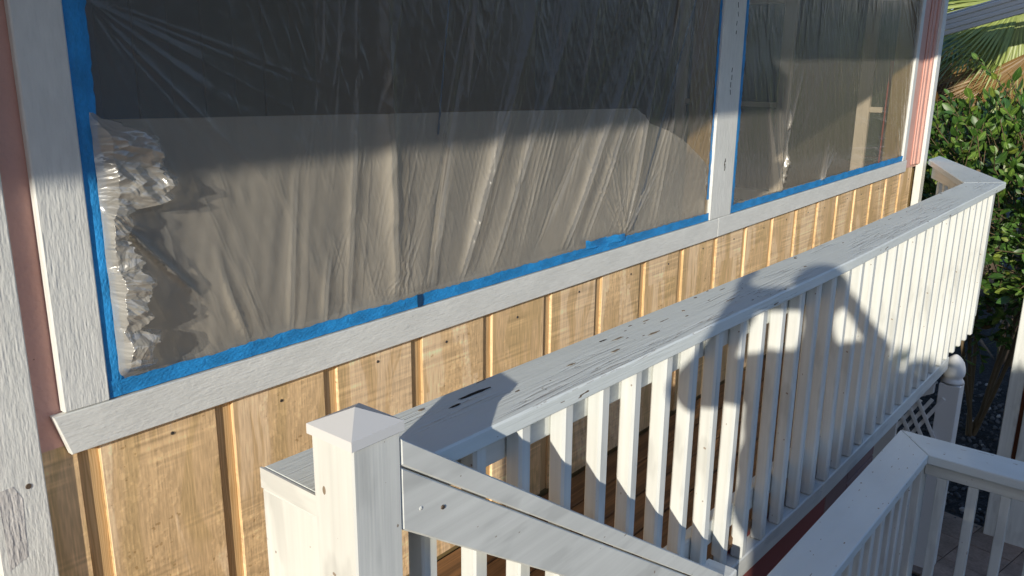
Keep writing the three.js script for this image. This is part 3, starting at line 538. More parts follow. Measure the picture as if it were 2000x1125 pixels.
// treads, hidden below the picture, that the handrail follows
{ const st = thing('staircase', 'brown wooden stair treads going down beside the stair handrail', 'stairs', [0.8, -G, 1.3]);
  for (let k = 0; k < 4; k++) board(st, 'tread', [0.14 + k * 0.29, -0.78 - 0.172 * (k + 1), 0.80], [0.45 + k * 0.29, -0.742 - 0.172 * (k + 1), 1.85], M.deck, 'z', 0.003);
  for (const z of [0.785, 1.855]) part(st, 'stringer', prismZ([[0.132, -0.79], [0.132, -1.2], [1.5, -2.0], [1.5, -1.62]], z, z + 0.012, 'x', 0), M.deck); }

// ------------------------------------------------------------------ railing of the lower landing
const low = thing('landing_railing', 'lower white landing railing with mitred cap corner in shade', 'railing', [2.2, -1.6, 1.2]);
const LT = -0.685, LB = -0.722;
part(low, 'rail_cap', prismY([[1.50, 0.846], [2.815, 0.846], [2.64, 0.995], [1.50, 0.995]], LB, LT, 'x', 0.003), M.capSmooth);
part(low, 'rail_cap', prismY([[2.8165, 0.8475], [2.8165, 2.1], [2.6415, 2.1], [2.6415, 0.9965]], LB, LT, 'z', 0.003), M.capSmooth);
board(low, 'corner_post', [2.655, -1.6, 0.89], [2.745, LB - 0.001, 0.98], M.paint, 'y', 0.003);
board(low, 'end_post', [1.505, -1.6, 0.875], [1.595, LB - 0.001, 0.965], M.paint, 'y', 0.003);
board(low, 'top_rail', [1.597, LB - 0.073, 0.90], [2.653, LB - 0.001, 0.936], M.paint, 'x', 0.003);
board(low, 'bottom_rail', [1.597, -1.52, 0.90], [2.653, -1.44, 0.936], M.paint, 'x', 0.003);
board(low, 'top_rail', [2.68, LB - 0.060, 0.982], [2.716, LB - 0.001, 2.1], M.paint, 'z', 0.003);
board(low, 'bottom_rail', [2.68, -1.52, 0.982], [2.716, -1.44, 2.1], M.paint, 'z', 0.003);
for (let k = 0; k < 9; k++) part(low, 'baluster', cbox(0.036, 0.80, 0.036, 'y', 0.003), M.paint, [1.66 + k * 0.11, LB - 0.002 - 0.41, 0.955]);
for (let k = 0; k < 10; k++) part(low, 'baluster', cbox(0.032, 0.74, 0.034, 'y', 0.003), M.paint, [2.697, LB - 0.062 - 0.37, 1.045 + k * 0.109]);
const landing = thing('landing', 'planked lower landing under the mitred railing', 'landing', [2.1, -G, 1.5]);
for (let k = 0; k < 10; k++) board(landing, 'plank', [1.42, -1.64, 0.80 + k * 0.128], [2.85, -1.602, 0.922 + k * 0.128], M.deck, 'x', 0.002);
for (const [x, z] of [[1.5, 0.9], [2.75, 0.9], [1.5, 2.0], [2.75, 2.0]]) board(landing, 'post', [x - 0.04, -2.35, z - 0.04], [x + 0.04, -1.642, z + 0.04], M.deck, 'y', 0.003);

// ------------------------------------------------------------------ patio tiles, lattice fence, gate
{ const pat = thing('tile_patio', 'square beige patio tiles beyond the lower landing railing', 'patio', [5, -G, 1.2], null, 'structure');
  delete pat.userData.category;
  const TS = 0.30, yaw = -0.19, geos = [0, 1, 2].map(() => cbox(TS - 0.006, 0.02, TS - 0.006, 'x', 0.002));
  const ox = 5.46, oz = 0.842, U = [-Math.cos(yaw), Math.sin(yaw)], V = [Math.sin(yaw) * -1 * -1, Math.cos(yaw)];     // the edge of the gravel runs along V
  for (let i = 0; i < 9; i++) for (let k = -3; k < 8; k++) {
    const u = (i + 0.5) * TS, v = (k + 0.5) * TS, x = ox + u * U[0] + v * V[0], z = oz + u * U[1] + v * V[1];
    if (x < 2.95 || z < 0.5) continue;
    part(pat, 'tile', geos[mod(i * 7 + k * 3, 3)], M.tile, [x, -G + 0.011 + rr(0, 0.002), z], [0, yaw, 0]);
  } }
{ const fen = thing('lattice_gate', 'white lattice gate with sloping top rail beside the round-topped post', 'gate', [4.66, -G, 0.3]);
  const topY = (z) => -1.13 - 0.62 * (0.58 - z) + 0.5 * (0.58 - z) * (0.58 - z), fx = 4.655;
  const flatX = (poly, t, o = 0) => { const g = prismZ(poly.map(([z, y]) => [z, y]), -t, t, 'y', 0.002); g.rotateY(-Math.PI / 2); g.translate(fx + o, 0, 0); return g; };   // outline in z, y
  const zs = Array.from({ length: 9 }, (_, k) => 0.578 - 0.53 * k / 8);
  part(fen, 'top_rail', flatX([...zs.map((z) => [z, topY(z) + 0.025]), ...zs.slice().reverse().map((z) => [z, topY(z) - 0.035])], 0.02), M.vinyl);
  part(fen, 'bottom_panel', flatX([[0.578, -2.3], [0.578, -1.47], [0.05, -1.56], [0.05, -2.3]], 0.012), M.vinyl);
  part(fen, 'stile', flatX([[0.40, -1.53], [0.40, topY(0.40) - 0.036], [0.30, topY(0.30) - 0.036], [0.30, -1.53]], 0.016), M.vinyl);
  for (let k = 0; k < 3; k++) for (const d of [-1, 1]) part(fen, 'lattice_slat', cbox(0.008, 0.34, 0.022, 'y', 0.001), M.vinyl, [fx + 0.0045 * d, -1.34 - 0.02 * k, 0.555 - k * 0.062], [d * 0.5, 0, 0]);
  const post = thing('fence_post', 'white square fence post with a rounded finial top under the deck railing', 'post', [4.72, -G, 0.655]);
  const pg = board(post, 'shaft', [4.662, -2.345, 0.597], [4.778, -1.10, 0.713], M.vinyl, 'y', 0.004);
  const prof = [[0.0, 0.0], [0.08, 0.0], [0.082, 0.018], [0.07, 0.03], [0.066, 0.042], [0.078, 0.055], [0.082, 0.075], [0.078, 0.105], [0.064, 0.14], [0.040, 0.168], [0.015, 0.184], [0, 0.188]].map(([x, y]) => new THREE.Vector2(x, y));
  part(post, 'finial', new THREE.LatheGeometry(prof, 20).scale(0.78, 0.95, 0.78), M.vinyl, [4.72, -1.10, 0.655]);
}
{ const gate = thing('white_gate', 'white board gate with rusty hinge gap beside the gravel', 'gate', [5.5, -G, 0.95]);
  const dx = 0.06, dz = 0.5;   // runs along z
  board(gate, 'gate_post', [5.36, -2.345, 0.862], [5.43, -0.62, 0.945], M.paint, 'y', 0.004);
  board(gate, 'hinge_strip', [5.375, -2.30, 0.946], [5.40, -0.64, 0.972], M.rust, 'y', 0.001);
  for (let k = 0; k < 3; k++) board(gate, 'gate_board', [5.33, -2.33, 0.974 + k * 0.242], [5.365, -0.66, 1.212 + k * 0.242], M.paint, 'y', 0.004);
  for (const y of [-2.05, -0.95]) board(gate, 'cross_rail', [5.3655, y, 0.975], [5.39, y + 0.09, 1.7], M.paint, 'z', 0.003);
}
// pebbles in the gravel strip
{ const g = new THREE.IcosahedronGeometry(0.014, 0), n = 2600, im = new THREE.InstancedMesh(g, mat({ color: lin(0.13, 0.13, 0.135), roughness: 0.9 }), n), m4 = new THREE.Matrix4(), q = new THREE.Quaternion(), e = new THREE.Euler();
  seed = 41;
  for (let i = 0; i < n; i++) { e.set(rr(0, 6), rr(0, 6), rr(0, 6)); const s = rr(0.5, 1.6); m4.compose(new THREE.Vector3(rr(5.2, 8.5), -G + G + 0.006, rr(-1.2, 1.6)), q.setFromEuler(e), new THREE.Vector3(s * 1.2, s * 0.8, s)); im.setMatrixAt(i, m4); im.setColorAt(i, lin(...(rnd() < 0.03 ? [4, 3.8, 3.5] : [rr(0.5, 1.4), rr(0.5, 1.4), rr(0.5, 1.4)].map((v, _, a) => a[0])))); }
  im.name = 'gravel'; im.userData = { kind: 'stuff', label: 'dark gravel strip behind the patio tiles', category: 'gravel' }; im.castShadow = im.receiveShadow = true; scene.add(im); }

// ------------------------------------------------------------------ plants
function leafGeo(len, wid, fold = 0.18, droop = 0.15) {
  const rows = [[0, 0.06], [0.2, 0.62], [0.45, 1], [0.72, 0.82], [0.9, 0.42], [1, 0.03]], P = [], UV = [], I = [];
  rows.forEach(([t, w], r) => { for (const s of [-1, 0, 1]) { P.push(s * w * wid / 2, t * len, (s ? fold * w * wid / 2 : 0) - droop * t * t * len); UV.push(0.5 + s * 0.5 * w, t); } if (r) { const b = r * 3; I.push(b - 3, b - 2, b + 1, b - 3, b + 1, b, b - 2, b - 1, b + 2, b - 2, b + 2, b + 1); } });
  const g = new THREE.BufferGeometry(); g.setAttribute('position', new THREE.Float32BufferAttribute(P, 3)); g.setAttribute('uv', new THREE.Float32BufferAttribute(UV, 2)); g.setIndex(I); g.computeVertexNormals(); return g;
}
const V3 = (x, y, z) => new THREE.Vector3(x, y, z), UPV = V3(0, 1, 0);
function orient(pos, dir, twist, scale) { const q = new THREE.Quaternion().setFromUnitVectors(UPV, dir.clone().normalize()), t = new THREE.Quaternion().setFromAxisAngle(UPV, twist); return new THREE.Matrix4().compose(pos, q.multiply(t), V3(scale, scale, scale)); }
const leaves = [leafGeo(0.086, 0.046), leafGeo(0.095, 0.05, 0.25, 0.3), leafGeo(0.072, 0.042, 0.1, 0.1)];
function shrub(label, name, base, c, rad, nTwig, perTwig, nSingle, group, sd, scale = 1, nearFirst = true) {
  seed = sd;
  const t = thing(name, label, 'shrub', base, group), B = V3(...base), all = [], stems = [];
  const C0 = V3(...c);
  for (let s = 0; s < 7; s++) { const tip = V3(c[0] + rr(-0.7, 0.7) * rad[0], c[1] + rr(-0.3, 0.7) * rad[1], c[2] + rr(-0.7, 0.7) * rad[2]), mid = B.clone().lerp(tip, 0.5).add(V3(rr(-0.15, 0.15), 0, rr(-0.15, 0.15))); stems.push(ring([[B.x + rr(-0.05, 0.05), B.y, B.z + rr(-0.05, 0.05)], mid.toArray(), tip.toArray()], 0.016, 6)); }
  for (let k = 0; k < nTwig; k++) {
    const d = V3(rr(-1, 1), rr(-0.9, 1), rr(-1, 1)).normalize(), r = Math.pow(rnd(), 0.35), lump = 0.78 + 0.35 * vn(d.x * 3 + 5, d.y * 3 + d.z * 4 + 9, 99, 99, sd);
    const p = V3(c[0] + d.x * rad[0] * r * lump, c[1] + d.y * rad[1] * r * lump, c[2] + d.z * rad[2] * r * lump);
    const dir = d.clone().multiplyScalar(0.8).add(V3(rr(-0.6, 0.6), rr(-0.1, 0.7), rr(-0.6, 0.6))).normalize(), len = rr(0.14, 0.3) * scale, e = p.clone().addScaledVector(dir, len);
    stems.push(ring([p.clone().addScaledVector(dir, -0.12).toArray(), p.clone().lerp(e, 0.5).toArray(), e.toArray()], 0.0032 * scale, 4));
    for (let l = 0; l < perTwig; l++) {
      const f = (l + 0.4) / perTwig, a = l * 2.4 + rnd(), side = V3(Math.cos(a), 0.2, Math.sin(a)).normalize().addScaledVector(dir, l === perTwig - 1 ? 3 : 0.9).normalize();
      all.push([p.clone().lerp(e, f), side, rr(0, 6.28), rr(0.6, 1.25) * scale, Math.floor(rnd() * 3), (rnd() < 0.02 ? 4 : rnd() < 0.12 ? 3 : Math.floor(rnd() * 3))]);
    }
  }
  all.forEach((l) => { l.push(l[0].distanceTo(CAM)); }); all.sort((a, b) => a[6] - b[6]);
  const rest = [[], [], [], [], []];
  part(t, 'branches', mergeGeometries(stems.map((g) => g.index ? g.toNonIndexed() : g)), M.twig);
  all.forEach((l, i) => {
    if (i < nSingle) { const m = part(t, 'leaf', leaves[l[4]], leafMats[l[5]], l[0].toArray()); m.quaternion.setFromRotationMatrix(orient(V3(0, 0, 0), l[1], l[2], 1)); m.scale.setScalar(l[3]); }
    else rest[l[5]].push(leaves[l[4]].clone().applyMatrix4(orient(l[0], l[1], l[2], l[3])));
  });
  rest.forEach((r, k) => { if (r.length) part(t, 'foliage', mergeGeometries(r), leafMats[k]).userData.kind = 'stuff'; });
  return t;
}
shrub('glossy green leafy shrub spreading beyond the far end of the deck railing', 'leafy_shrub', [7.1, -G, 0.45], [7.15, -0.45, 0.45], [0.95, 1.08, 0.85], 760, 8, 280, null, 301);
shrub('low leafy shrub branch mass hanging over the white gate', 'leafy_shrub', [6.5, -G, 1.35], [6.35, -0.45, 1.2], [0.6, 0.75, 0.6], 300, 8, 120, null, 303);
shrub('small leafy bush peeking out behind the house corner', 'leafy_shrub', [7.9, -G, -0.6], [7.8, -0.5, -0.55], [0.6, 0.7, 0.5], 260, 8, 40, null, 305);

function fanFrond(len, nSeg, spread, droop, w = 0.03) {      // fan-palm leaf blade: folded strips out of one hub, hub at origin, opens along +y
  const P = [], UV = [], I = [];
  for (let s = 0; s < nSeg; s++) {
    const a = (s / (nSeg - 1) - 0.5) * spread, l = len * (0.72 + 0.28 * Math.cos(a * 0.6)) * rr(0.88, 1.08), tw = rr(-0.25, 0.25), b0 = P.length / 3, n = 7, sag = droop * rr(0.7, 1.5);
    for (let k = 0; k <= n; k++) {
      const t = k / n, r = l * t, ww = w * Math.sin(Math.PI * Math.min(1, 0.12 + t * 0.9)) * (1 - 0.75 * t * t), x = Math.sin(a) * r, y = Math.cos(a) * r, z = -sag * t * t * l + (s % 2 ? 0.006 : -0.006);
      const px = Math.cos(a), py = -Math.sin(a);
      for (const e of [-1, 0, 1]) { P.push(x + px * ww * e / 2, y + py * ww * e / 2, z + (e ? 0.35 * ww / 2 : 0) + e * tw * ww * t); UV.push(0.5 + e * 0.4, t * 3); }
      if (k) { const b = b0 + k * 3; I.push(b - 3, b - 2, b + 1, b - 3, b + 1, b, b - 2, b - 1, b + 2, b - 2, b + 2, b + 1); }
    }
  }
  const g = new THREE.BufferGeometry(); g.setAttribute('position', new THREE.Float32BufferAttribute(P, 3)); g.setAttribute('uv', new THREE.Float32BufferAttribute(UV, 2)); g.setIndex(I); g.computeVertexNormals(); return g;
}
function fanPalm(label, base, topY, sd, nF, nDead, extra = []) {
  seed = sd;
  const t = thing('fan_palm', label, 'palm tree', base), c = V3(base[0], topY, base[2]);
  const tr = []; for (let k = 0; k <= 12; k++) tr.push(new THREE.Vector2(0.17 - 0.04 * k / 12 + 0.015 * (k % 2), (topY - base[1]) * k / 12));
  part(t, 'trunk', new THREE.LatheGeometry(tr, 12), M.bark, base);
  for (let k = 0; k < nF + nDead; k++) {
    const dead = k >= nF, az = k * 2.399 + rr(-0.3, 0.3), el = dead ? rr(-1.15, -0.5) : rr(-0.5, 1.1), pl = dead ? rr(0.5, 0.8) : rr(0.75, 1.2);
    const d = V3(Math.cos(az) * Math.cos(el), Math.sin(el), Math.sin(az) * Math.cos(el)), hub = c.clone().addScaledVector(d, pl).add(V3(0, -0.18, 0));
    const st = ring([c.toArray(), c.clone().lerp(hub, 0.5).add(V3(0, 0.10, 0)).toArray(), hub.toArray()], 0.012, 5);
    const fr = part(t, dead ? 'dead_frond' : 'frond', fanFrond(rr(0.75, 1.0), 42, dead ? 2.2 : 3.6, dead ? 0.25 : rr(0.12, 0.4), 0.034), (dead ? deadMats : frondMats)[k % (dead ? 2 : 3)], hub.toArray());
    const out = d.clone().add(V3(0, dead ? -0.6 : -0.35, 0)).normalize(), nrm = V3(-Math.sin(az), 0, Math.cos(az)).cross(out).normalize(); if (nrm.y < 0) nrm.negate();
    const xx = out.clone().cross(nrm).normalize(); fr.quaternion.setFromRotationMatrix(new THREE.Matrix4().makeBasis(xx, out, nrm)); fr.rotateY(rr(-0.5, 0.5));
    part(t, 'stalk', st, dead ? M.twig : frondMats[0]);
  }
  for (const [hb, o, nn, dead, len] of extra) {
    const hub = V3(...hb), out = V3(...o).normalize(), nrm = V3(...nn).normalize(), xx = out.clone().cross(nrm).normalize(), n2 = xx.clone().cross(out).normalize();
    const fr = part(t, dead ? 'dead_frond' : 'frond', fanFrond(len, 44, dead ? 1.5 : 2.6, 0.12, 0.036), dead ? deadMats[0] : frondMats[1], hb); fr.quaternion.setFromRotationMatrix(new THREE.Matrix4().makeBasis(xx, out, n2));
    part(t, 'stalk', ring([c.toArray(), c.clone().lerp(hub, 0.5).add(V3(0, 0.1, 0)).toArray(), hub.toArray()], 0.012, 5), dead ? M.twig : frondMats[0]);
  }
}
fanPalm('fan palm with arching green fronds and brown dead ones behind the house corner', [9.4, -G, 0.35], 1.25, 311, 22, 16, [[[8.05, 1.18, 0.14], [-0.40, -0.62, -0.60], [-0.9, 0.25, 0.35], false, 0.85], [[8.1, 1.27, 0.1], [-0.45, 0.02, -0.8], [-0.75, 0.6, 0.3], false, 0.9], [[8.15, 0.95, 0.26], [-0.25, -0.85, -0.35], [-0.9, 0.3, 0.3], false, 0.75], [[8.1, 0.72, 0.16], [-0.35, -0.75, -0.5], [-0.9, 0.25, 0.35], true, 0.7], [[8.0, 0.85, 0.3], [-0.1, -0.9, -0.25], [-0.9, 0.25, 0.35], true, 0.7]]);
fanPalm('second fan palm further back with dark green fronds low behind the shrub', [11.6, -G, -1.1], 1.5, 317, 18, 10);

// dense dark trees closing the garden
function leafMass(name, label, category, boxes, n, sz, sd, mats, base) {
  seed = sd;
  const t = thing(name, label, category, base), g = leafGeo(sz, sz * 0.5, 0.2, 0.2);
  const per = Math.ceil(n / mats.length);
  mats.forEach((mm) => {
    const im = new THREE.InstancedMesh(g, mm, per);
    for (let i = 0; i < per; i++) {
      const [a, b] = boxes[Math.floor(rnd() * boxes.length)]; const p = V3(rr(a[0], b[0]), rr(a[1], b[1]), rr(a[2], b[2]));
      p.x += 0.25 * (vn(p.y * 2, p.z * 2, 99, 99, sd) - 0.5); p.z += 0.25 * (vn(p.x * 2, p.y * 2, 99, 99, sd + 1) - 0.5);
      im.setMatrixAt(i, orient(p.sub(V3(...base)), V3(rr(-1, 1), rr(-0.6, 1), rr(-1, 1)), rr(0, 6.28), rr(0.7, 1.4)));
    }
    im.name = 'foliage'; im.userData.kind = 'stuff'; im.castShadow = im.receiveShadow = true; t.add(im); ORG.set(im, base);
  });
  return t;
}
{ const t = leafMass('hedge', 'tall dark hedge closing the garden behind the palms', 'hedge', [[[12.8, -2.2, -6], [14.0, 3.2, 4.5]]], 16000, 0.16, 331, [leafMats[1], leafMats[0]], [13.4, -G, -1]);
  for (let k = 0; k < 9; k++) part(t, 'trunk', new THREE.CylinderGeometry(0.05, 0.09, 5, 7), M.bark, [13.4 + rr(-0.3, 0.3), 0.1, -5.5 + k * 1.2]); }
// ------------------------------------------------------------------ neighbour's awning edge
{ const a = V3(6.9, 0.905, -0.55), b = V3(7.05, 1.30, 0.72), dir = b.clone().sub(a), L = dir.length(); dir.normalize();
  const aw = thing('metal_awning', 'white ribbed metal awning edge sloping in front of the palm fronds', 'awning', a.toArray());
  const yaw = -Math.atan2(dir.z, dir.x), pitch = Math.asin(dir.y);
  const q = new THREE.Quaternion().setFromEuler(new THREE.Euler(0, yaw, pitch, 'YXZ'));
  const putIt = (nm, g, o) => { const m = part(aw, nm, g, M.awning, a.clone().addScaledVector(dir, L / 2).add(o.clone().applyQuaternion(q)).toArray()); m.quaternion.copy(q); };
  for (let k = 0; k < 4; k++) putIt('fascia_rib', cbox(L + 0.6, 0.036, 0.02 + 0.008 * (k % 2), 'x', 0.006), V3(0, -0.055 + k * 0.037, 0));
  putIt('roof_sheet', cbox(L + 0.6, 0.012, 0.14, 'x', 0.002), V3(0, 0.085, -0.08));
  for (const s of [-0.2, 1.15]) { const p = a.clone().addScaledVector(dir, L * s); part(aw, 'support_post', new THREE.CylinderGeometry(0.025, 0.025, p.y + G - 0.05, 10), M.vinyl, [p.x + 0.9, (p.y - G) / 2 - 0.02, p.z]); }
}

// ------------------------------------------------------------------ the photographer, out of the picture, whose shadow falls on the railing
const VD = V3(Math.cos(YAW), 0, -Math.sin(YAW)), RD = V3(Math.sin(YAW), 0, Math.cos(YAW));
const at = (d, e, y) => V3(CAM.x - VD.x * d + RD.x * e, y, CAM.z - VD.z * d + RD.z * e);
function capField(bones, lo, size, res, k) {      // marching cubes over tapered capsules joined with a smooth minimum
  const mc = new MarchingCubes(res, new THREE.MeshBasicMaterial(), false, false, 400000), f = mc.field, h = res / 2;
  for (let z = 0; z < res; z++) for (let y = 0; y < res; y++) for (let x = 0; x < res; x++) {
    const px = lo.x + size * (x - h) / h / 2 + size / 2, py = lo.y + size * (y - h) / h / 2 + size / 2, pz = lo.z + size * (z - h) / h / 2 + size / 2;
    let sum = 0;
    for (const b of bones) {
      const ax = b.b.x - b.a.x, ay = b.b.y - b.a.y, az = b.b.z - b.a.z, qx = px - b.a.x, qy = py - b.a.y, qz = pz - b.a.z;
      const t = Math.min(1, Math.max(0, (qx * ax + qy * ay + qz * az) / (ax * ax + ay * ay + az * az + 1e-9)));
      const d = Math.hypot(qx - ax * t, qy - ay * t, qz - az * t) - (b.r + (b.s - b.r) * t);
      if (d < 0.12) sum += Math.exp(-d / k);
    }
    f[z * res * res + y * res + x] = sum > 0 ? k * Math.log(sum) : -0.12;
  }
  mc.isolation = 0; mc.update();
  const n = mc.count, P = new Float32Array(n * 3);
  for (let i = 0; i < n; i++) { P[i * 3] = lo.x + size * (mc.positionArray[i * 3] + 1) / 2; P[i * 3 + 1] = lo.y + size * (mc.positionArray[i * 3 + 1] + 1) / 2; P[i * 3 + 2] = lo.z + size * (mc.positionArray[i * 3 + 2] + 1) / 2; }
  const g = new THREE.BufferGeometry(); g.setAttribute('position', new THREE.BufferAttribute(P, 3)); g.setAttribute('normal', new THREE.BufferAttribute(mc.normalArray.slice(0, n * 3), 3)); return g;
}
{
  const bone = (a, b, r, s) => ({ a, b, r, s });
  const neck = at(0.47, 0, 0.72), chest = at(0.49, 0, 0.55), waist = at(0.51, 0, 0.28), hip = at(0.52, 0, 0.12), head = at(0.45, 0, 0.86);
  const shL = at(0.48, -0.17, 0.645), shR = at(0.48, 0.17, 0.66), elL = at(0.17, -0.245, 0.56), elR = at(0.38, 0.33, 0.645), haL = at(0.045, -0.125, 0.735), haR = at(0.37, 0.125, 0.88);
  const hL = at(0.52, -0.09, 0.10), hR = at(0.52, 0.09, 0.10), kL = at(0.49, -0.11, -0.29), kR = at(0.50, 0.12, -0.29), aL = at(0.53, -0.12, -0.665), aR = at(0.54, 0.14, -0.665);
  const body = [bone(hip, waist, 0.135, 0.13), bone(waist, chest, 0.13, 0.14), bone(chest, neck, 0.13, 0.06), bone(shL, shR, 0.068, 0.068), bone(at(0.49, -0.10, 0.50), at(0.49, 0.09, 0.50), 0.13, 0.13), bone(at(0.50, -0.12, 0.36), at(0.50, 0.11, 0.36), 0.125, 0.125), bone(at(0.51, -0.12, 0.22), at(0.51, 0.11, 0.22), 0.13, 0.13), bone(at(0.52, -0.06, 0.14), at(0.52, 0.06, 0.14), 0.13, 0.13),
    bone(shL, elL, 0.082, 0.066), bone(elL, haL, 0.056, 0.036), bone(haL, haL.clone().add(V3(0, 0.06, 0)).addScaledVector(RD, 0.012), 0.034, 0.030), bone(shR, elR, 0.060, 0.046), bone(elR, haR, 0.045, 0.030), bone(neck, head, 0.058, 0.055),
    bone(hL, kL, 0.088, 0.058), bone(kL, aL, 0.056, 0.042), bone(hR, kR, 0.088, 0.058), bone(kR, aR, 0.056, 0.042)];
  for (const an of [aL, aR]) body.push(bone(an.clone().setY(-0.69), an.clone().addScaledVector(VD, 0.15).setY(-0.705), 0.042, 0.034));
  const lo = at(0.40, 0, 0).add(V3(-0.92, -0.78, -0.92)); lo.y = -0.78;
  const gb = capField(body, lo, 1.84, 112, 0.014);
  const hd = [bone(at(0.45, 0, 0.905), at(0.46, 0, 0.92), 0.088, 0.09), bone(at(0.42, 0, 0.81), at(0.43, 0, 0.86), 0.048, 0.07), bone(at(0.35, 0, 0.862), at(0.365, 0, 0.895), 0.014, 0.008), bone(neck, at(0.46, 0, 0.84), 0.056, 0.05)];
  for (const s of [-1, 1]) { hd.push(bone(at(0.455, s * 0.086, 0.87), at(0.46, s * 0.09, 0.905), 0.014, 0.016)); hd.push(bone(at(0.372, s * 0.033, 0.895), at(0.374, s * 0.03, 0.895), 0.013, 0.013)); }
  hd.push(bone(at(0.373, -0.022, 0.832), at(0.373, 0.022, 0.832), 0.008, 0.008));
  const gh = capField(hd, at(0.44, 0, 0.70).add(V3(-0.18, 0, -0.18)), 0.36, 84, 0.006);
  const hand = (w, dirF, dirP, bend, up) => {      // wrist, finger direction, palm normal
    const F = dirF.clone().normalize(), N = dirP.clone().normalize(), S = F.clone().cross(N).normalize(), B = [];
    for (let i = 0; i < 4; i++) {
      const o = (i - 1.5) * 0.021, k = w.clone().addScaledVector(F, 0.085 - Math.abs(i - 1.2) * 0.004).addScaledVector(S, o), l = [0.066, 0.074, 0.07, 0.055][i];
      B.push(bone(w.clone().addScaledVector(S, o * 0.5), k, 0.016, 0.0125));
      let p = k, d = F.clone(); for (let j = 0; j < 3; j++) { d = d.clone().addScaledVector(N, bend).normalize(); const e = p.clone().addScaledVector(d, l * [0.45, 0.32, 0.23][j]); B.push(bone(p, e, 0.0095 - j * 0.0006, 0.009 - j * 0.0008)); p = e; }
    }
    const tb = w.clone().addScaledVector(F, 0.03).addScaledVector(S, up * 0.026), t1 = tb.clone().addScaledVector(S, up * 0.024).addScaledVector(F, 0.028).addScaledVector(N, 0.012), t2 = t1.clone().addScaledVector(F, 0.032).addScaledVector(N, 0.008);
    B.push(bone(tb, t1, 0.015, 0.011), bone(t1, t2, 0.011, 0.0085)); return B;
  };
  const upV = V3(0, 1, 0);
  const gl = capField(hand(haL, upV.clone().multiplyScalar(0.9).addScaledVector(VD, 0.05).addScaledVector(RD, -0.1), RD.clone().addScaledVector(VD, -0.15), 0.35, 1), haL.clone().add(V3(-0.12, -0.06, -0.12)), 0.24, 72, 0.0035);
  const gr = capField(hand(haR, RD.clone().multiplyScalar(-1).addScaledVector(upV, 0.35).addScaledVector(VD, 0.5), upV.clone().multiplyScalar(-1), 0.15, 1), haR.clone().add(V3(-0.13, -0.11, -0.13)), 0.26, 76, 0.0035);
  const skin = [0.42, 0.24, 0.16], shirt = [0.10, 0.14, 0.20], jeans = [0.05, 0.06, 0.09], shoe = [0.04, 0.035, 0.03];
  const paintIt = (g, f) => { const p = g.attributes.position, c = new Float32Array(p.count * 3); for (let i = 0; i < p.count; i++) c.set(f(p.getX(i), p.getY(i), p.getZ(i)), i * 3); g.setAttribute('color', new THREE.BufferAttribute(c, 3)); };
  paintIt(gb, (x, y, z) => { const dl = Math.min(V3(x, y, z).distanceTo(haL), V3(x, y, z).distanceTo(haR)); return dl < 0.10 || y > 0.735 ? skin : y > 0.08 ? shirt : y > -0.66 ? jeans : shoe; });
  for (const g of [gh, gl, gr]) paintIt(g, () => skin);
  const me = thing('person', 'person in dark shirt and cap raising a phone on the deck', 'person', [at(0.53, 0, 0).x, -0.74, at(0.53, 0, 0).z]);
  part(me, 'body', mergeGeometries([gb, gh, gl, gr]), mat({ vertexColors: true, roughness: 0.75 }));
  const hc = at(0.46, 0, 0.925), capG = new THREE.SphereGeometry(0.106, 20, 10, 0, Math.PI * 2, 0, Math.PI * 0.52).scale(1, 0.86, 1).translate(hc.x, hc.y, hc.z);
  const hat = part(me, 'cap', capG, mat({ color: lin(0.05, 0.06, 0.09), roughness: 0.85, side: THREE.DoubleSide }));
  const brim = new THREE.CylinderGeometry(0.075, 0.078, 0.006, 18); const bc = at(0.36, 0, 0.925); brim.translate(bc.x, bc.y, bc.z); part(hat, 'brim', brim, mat({ color: lin(0.05, 0.06, 0.09), roughness: 0.85 }));
  // phone held level, its lens just behind the viewpoint
  const ph = V3(0, 0, 0), pc = CAM.clone().addScaledVector(FWD, -0.022), phone = thing('phone', 'dark phone held level in the raised hand of the person', 'phone', pc.toArray());
  const pb = part(phone, 'case', cbox(0.16, 0.076, 0.009, 'x', 0.002), mat({ color: lin(0.03, 0.03, 0.035), roughness: 0.4 }), pc.toArray()); pb.quaternion.copy(camera.quaternion);
  const sc = part(phone, 'screen', cbox(0.150, 0.068, 0.0008, 'x', 0.0002), mat({ color: lin(0.01, 0.01, 0.012), roughness: 0.1 }), pc.clone().addScaledVector(FWD, -0.0053).toArray()); sc.quaternion.copy(camera.quaternion);
}
// unseen trees added across the yard to give the plastic something dark to mirror
{ seed = 401;
  const g = leafGeo(0.42, 0.24, 0.2, 0.2), proto = thing('added_yard_tree', 'added unseen broad tree across the yard, first in its row counted from the stairs', 'tree', [4, -G, 14], 'added trees across the yard');
  part(proto, 'trunk', new THREE.CylinderGeometry(0.12, 0.22, 3.2, 9), M.bark, [4, -G + 1.6, 14]);
  const im = new THREE.InstancedMesh(g, leafMats[0], 2200); im.name = 'crown'; im.userData.kind = 'stuff';
  for (let i = 0; i < 2200; i++) { const d = V3(rr(-1, 1), rr(-1, 1), rr(-1, 1)).normalize().multiplyScalar(Math.pow(rnd(), 0.4)); im.setMatrixAt(i, orient(V3(d.x * 2.4, 3.3 + d.y * 2.7, d.z * 1.8), V3(rr(-1, 1), rr(-0.6, 1), rr(-1, 1)), rr(0, 6.28), rr(0.8, 1.4))); }
  proto.add(im);
  for (let k = 1; k < 6; k++) { const c = proto.clone(); c.name = numbered('added_yard_tree'); c.userData.label = `added unseen broad tree across the yard, ${['second', 'third', 'fourth', 'fifth', 'last'][k - 1]} in its row counted from the stairs`; c.position.set(4 + k * 4.1, 0, 14 + (k % 2) * 1.5); c.rotation.y = k * 1.3; c.scale.setScalar(0.9 + 0.08 * (k % 3)); scene.add(c); }
}
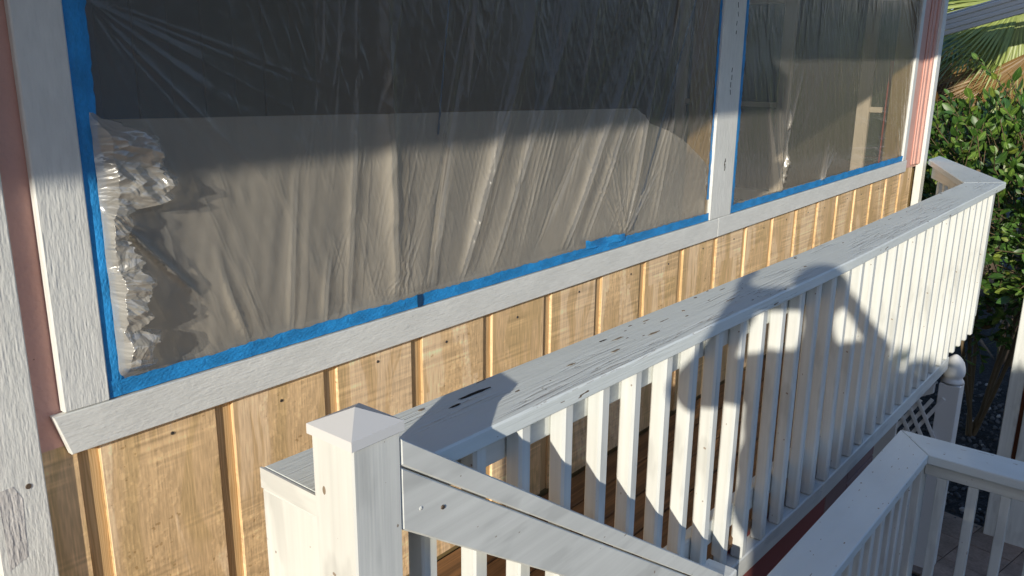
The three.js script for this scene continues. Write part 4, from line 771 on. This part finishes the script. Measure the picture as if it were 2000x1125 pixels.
// clipped hedge on the sun side of the stairs: it shades the landing and the lower part of the railing
{ const t = leafMass('hedge', 'clipped leafy hedge standing beside the deck behind the photographer', 'hedge', [[[-2.5, -2.2, 2.46], [-1.95, 0.94, 6.2]]], 36000, 0.11, 341, [leafMats[1], leafMats[0]], [-2.2, -G, 4.6]);
  for (let k = 0; k < 8; k++) part(t, 'trunk', new THREE.CylinderGeometry(0.02, 0.04, 2.9, 7), M.bark, [-2.22, -0.9, 2.95 + k * 0.48]); }

scene.traverse((o) => { if (o.isMesh) { o.castShadow = true; o.receiveShadow = true; } });
renderer.render(scene, camera);
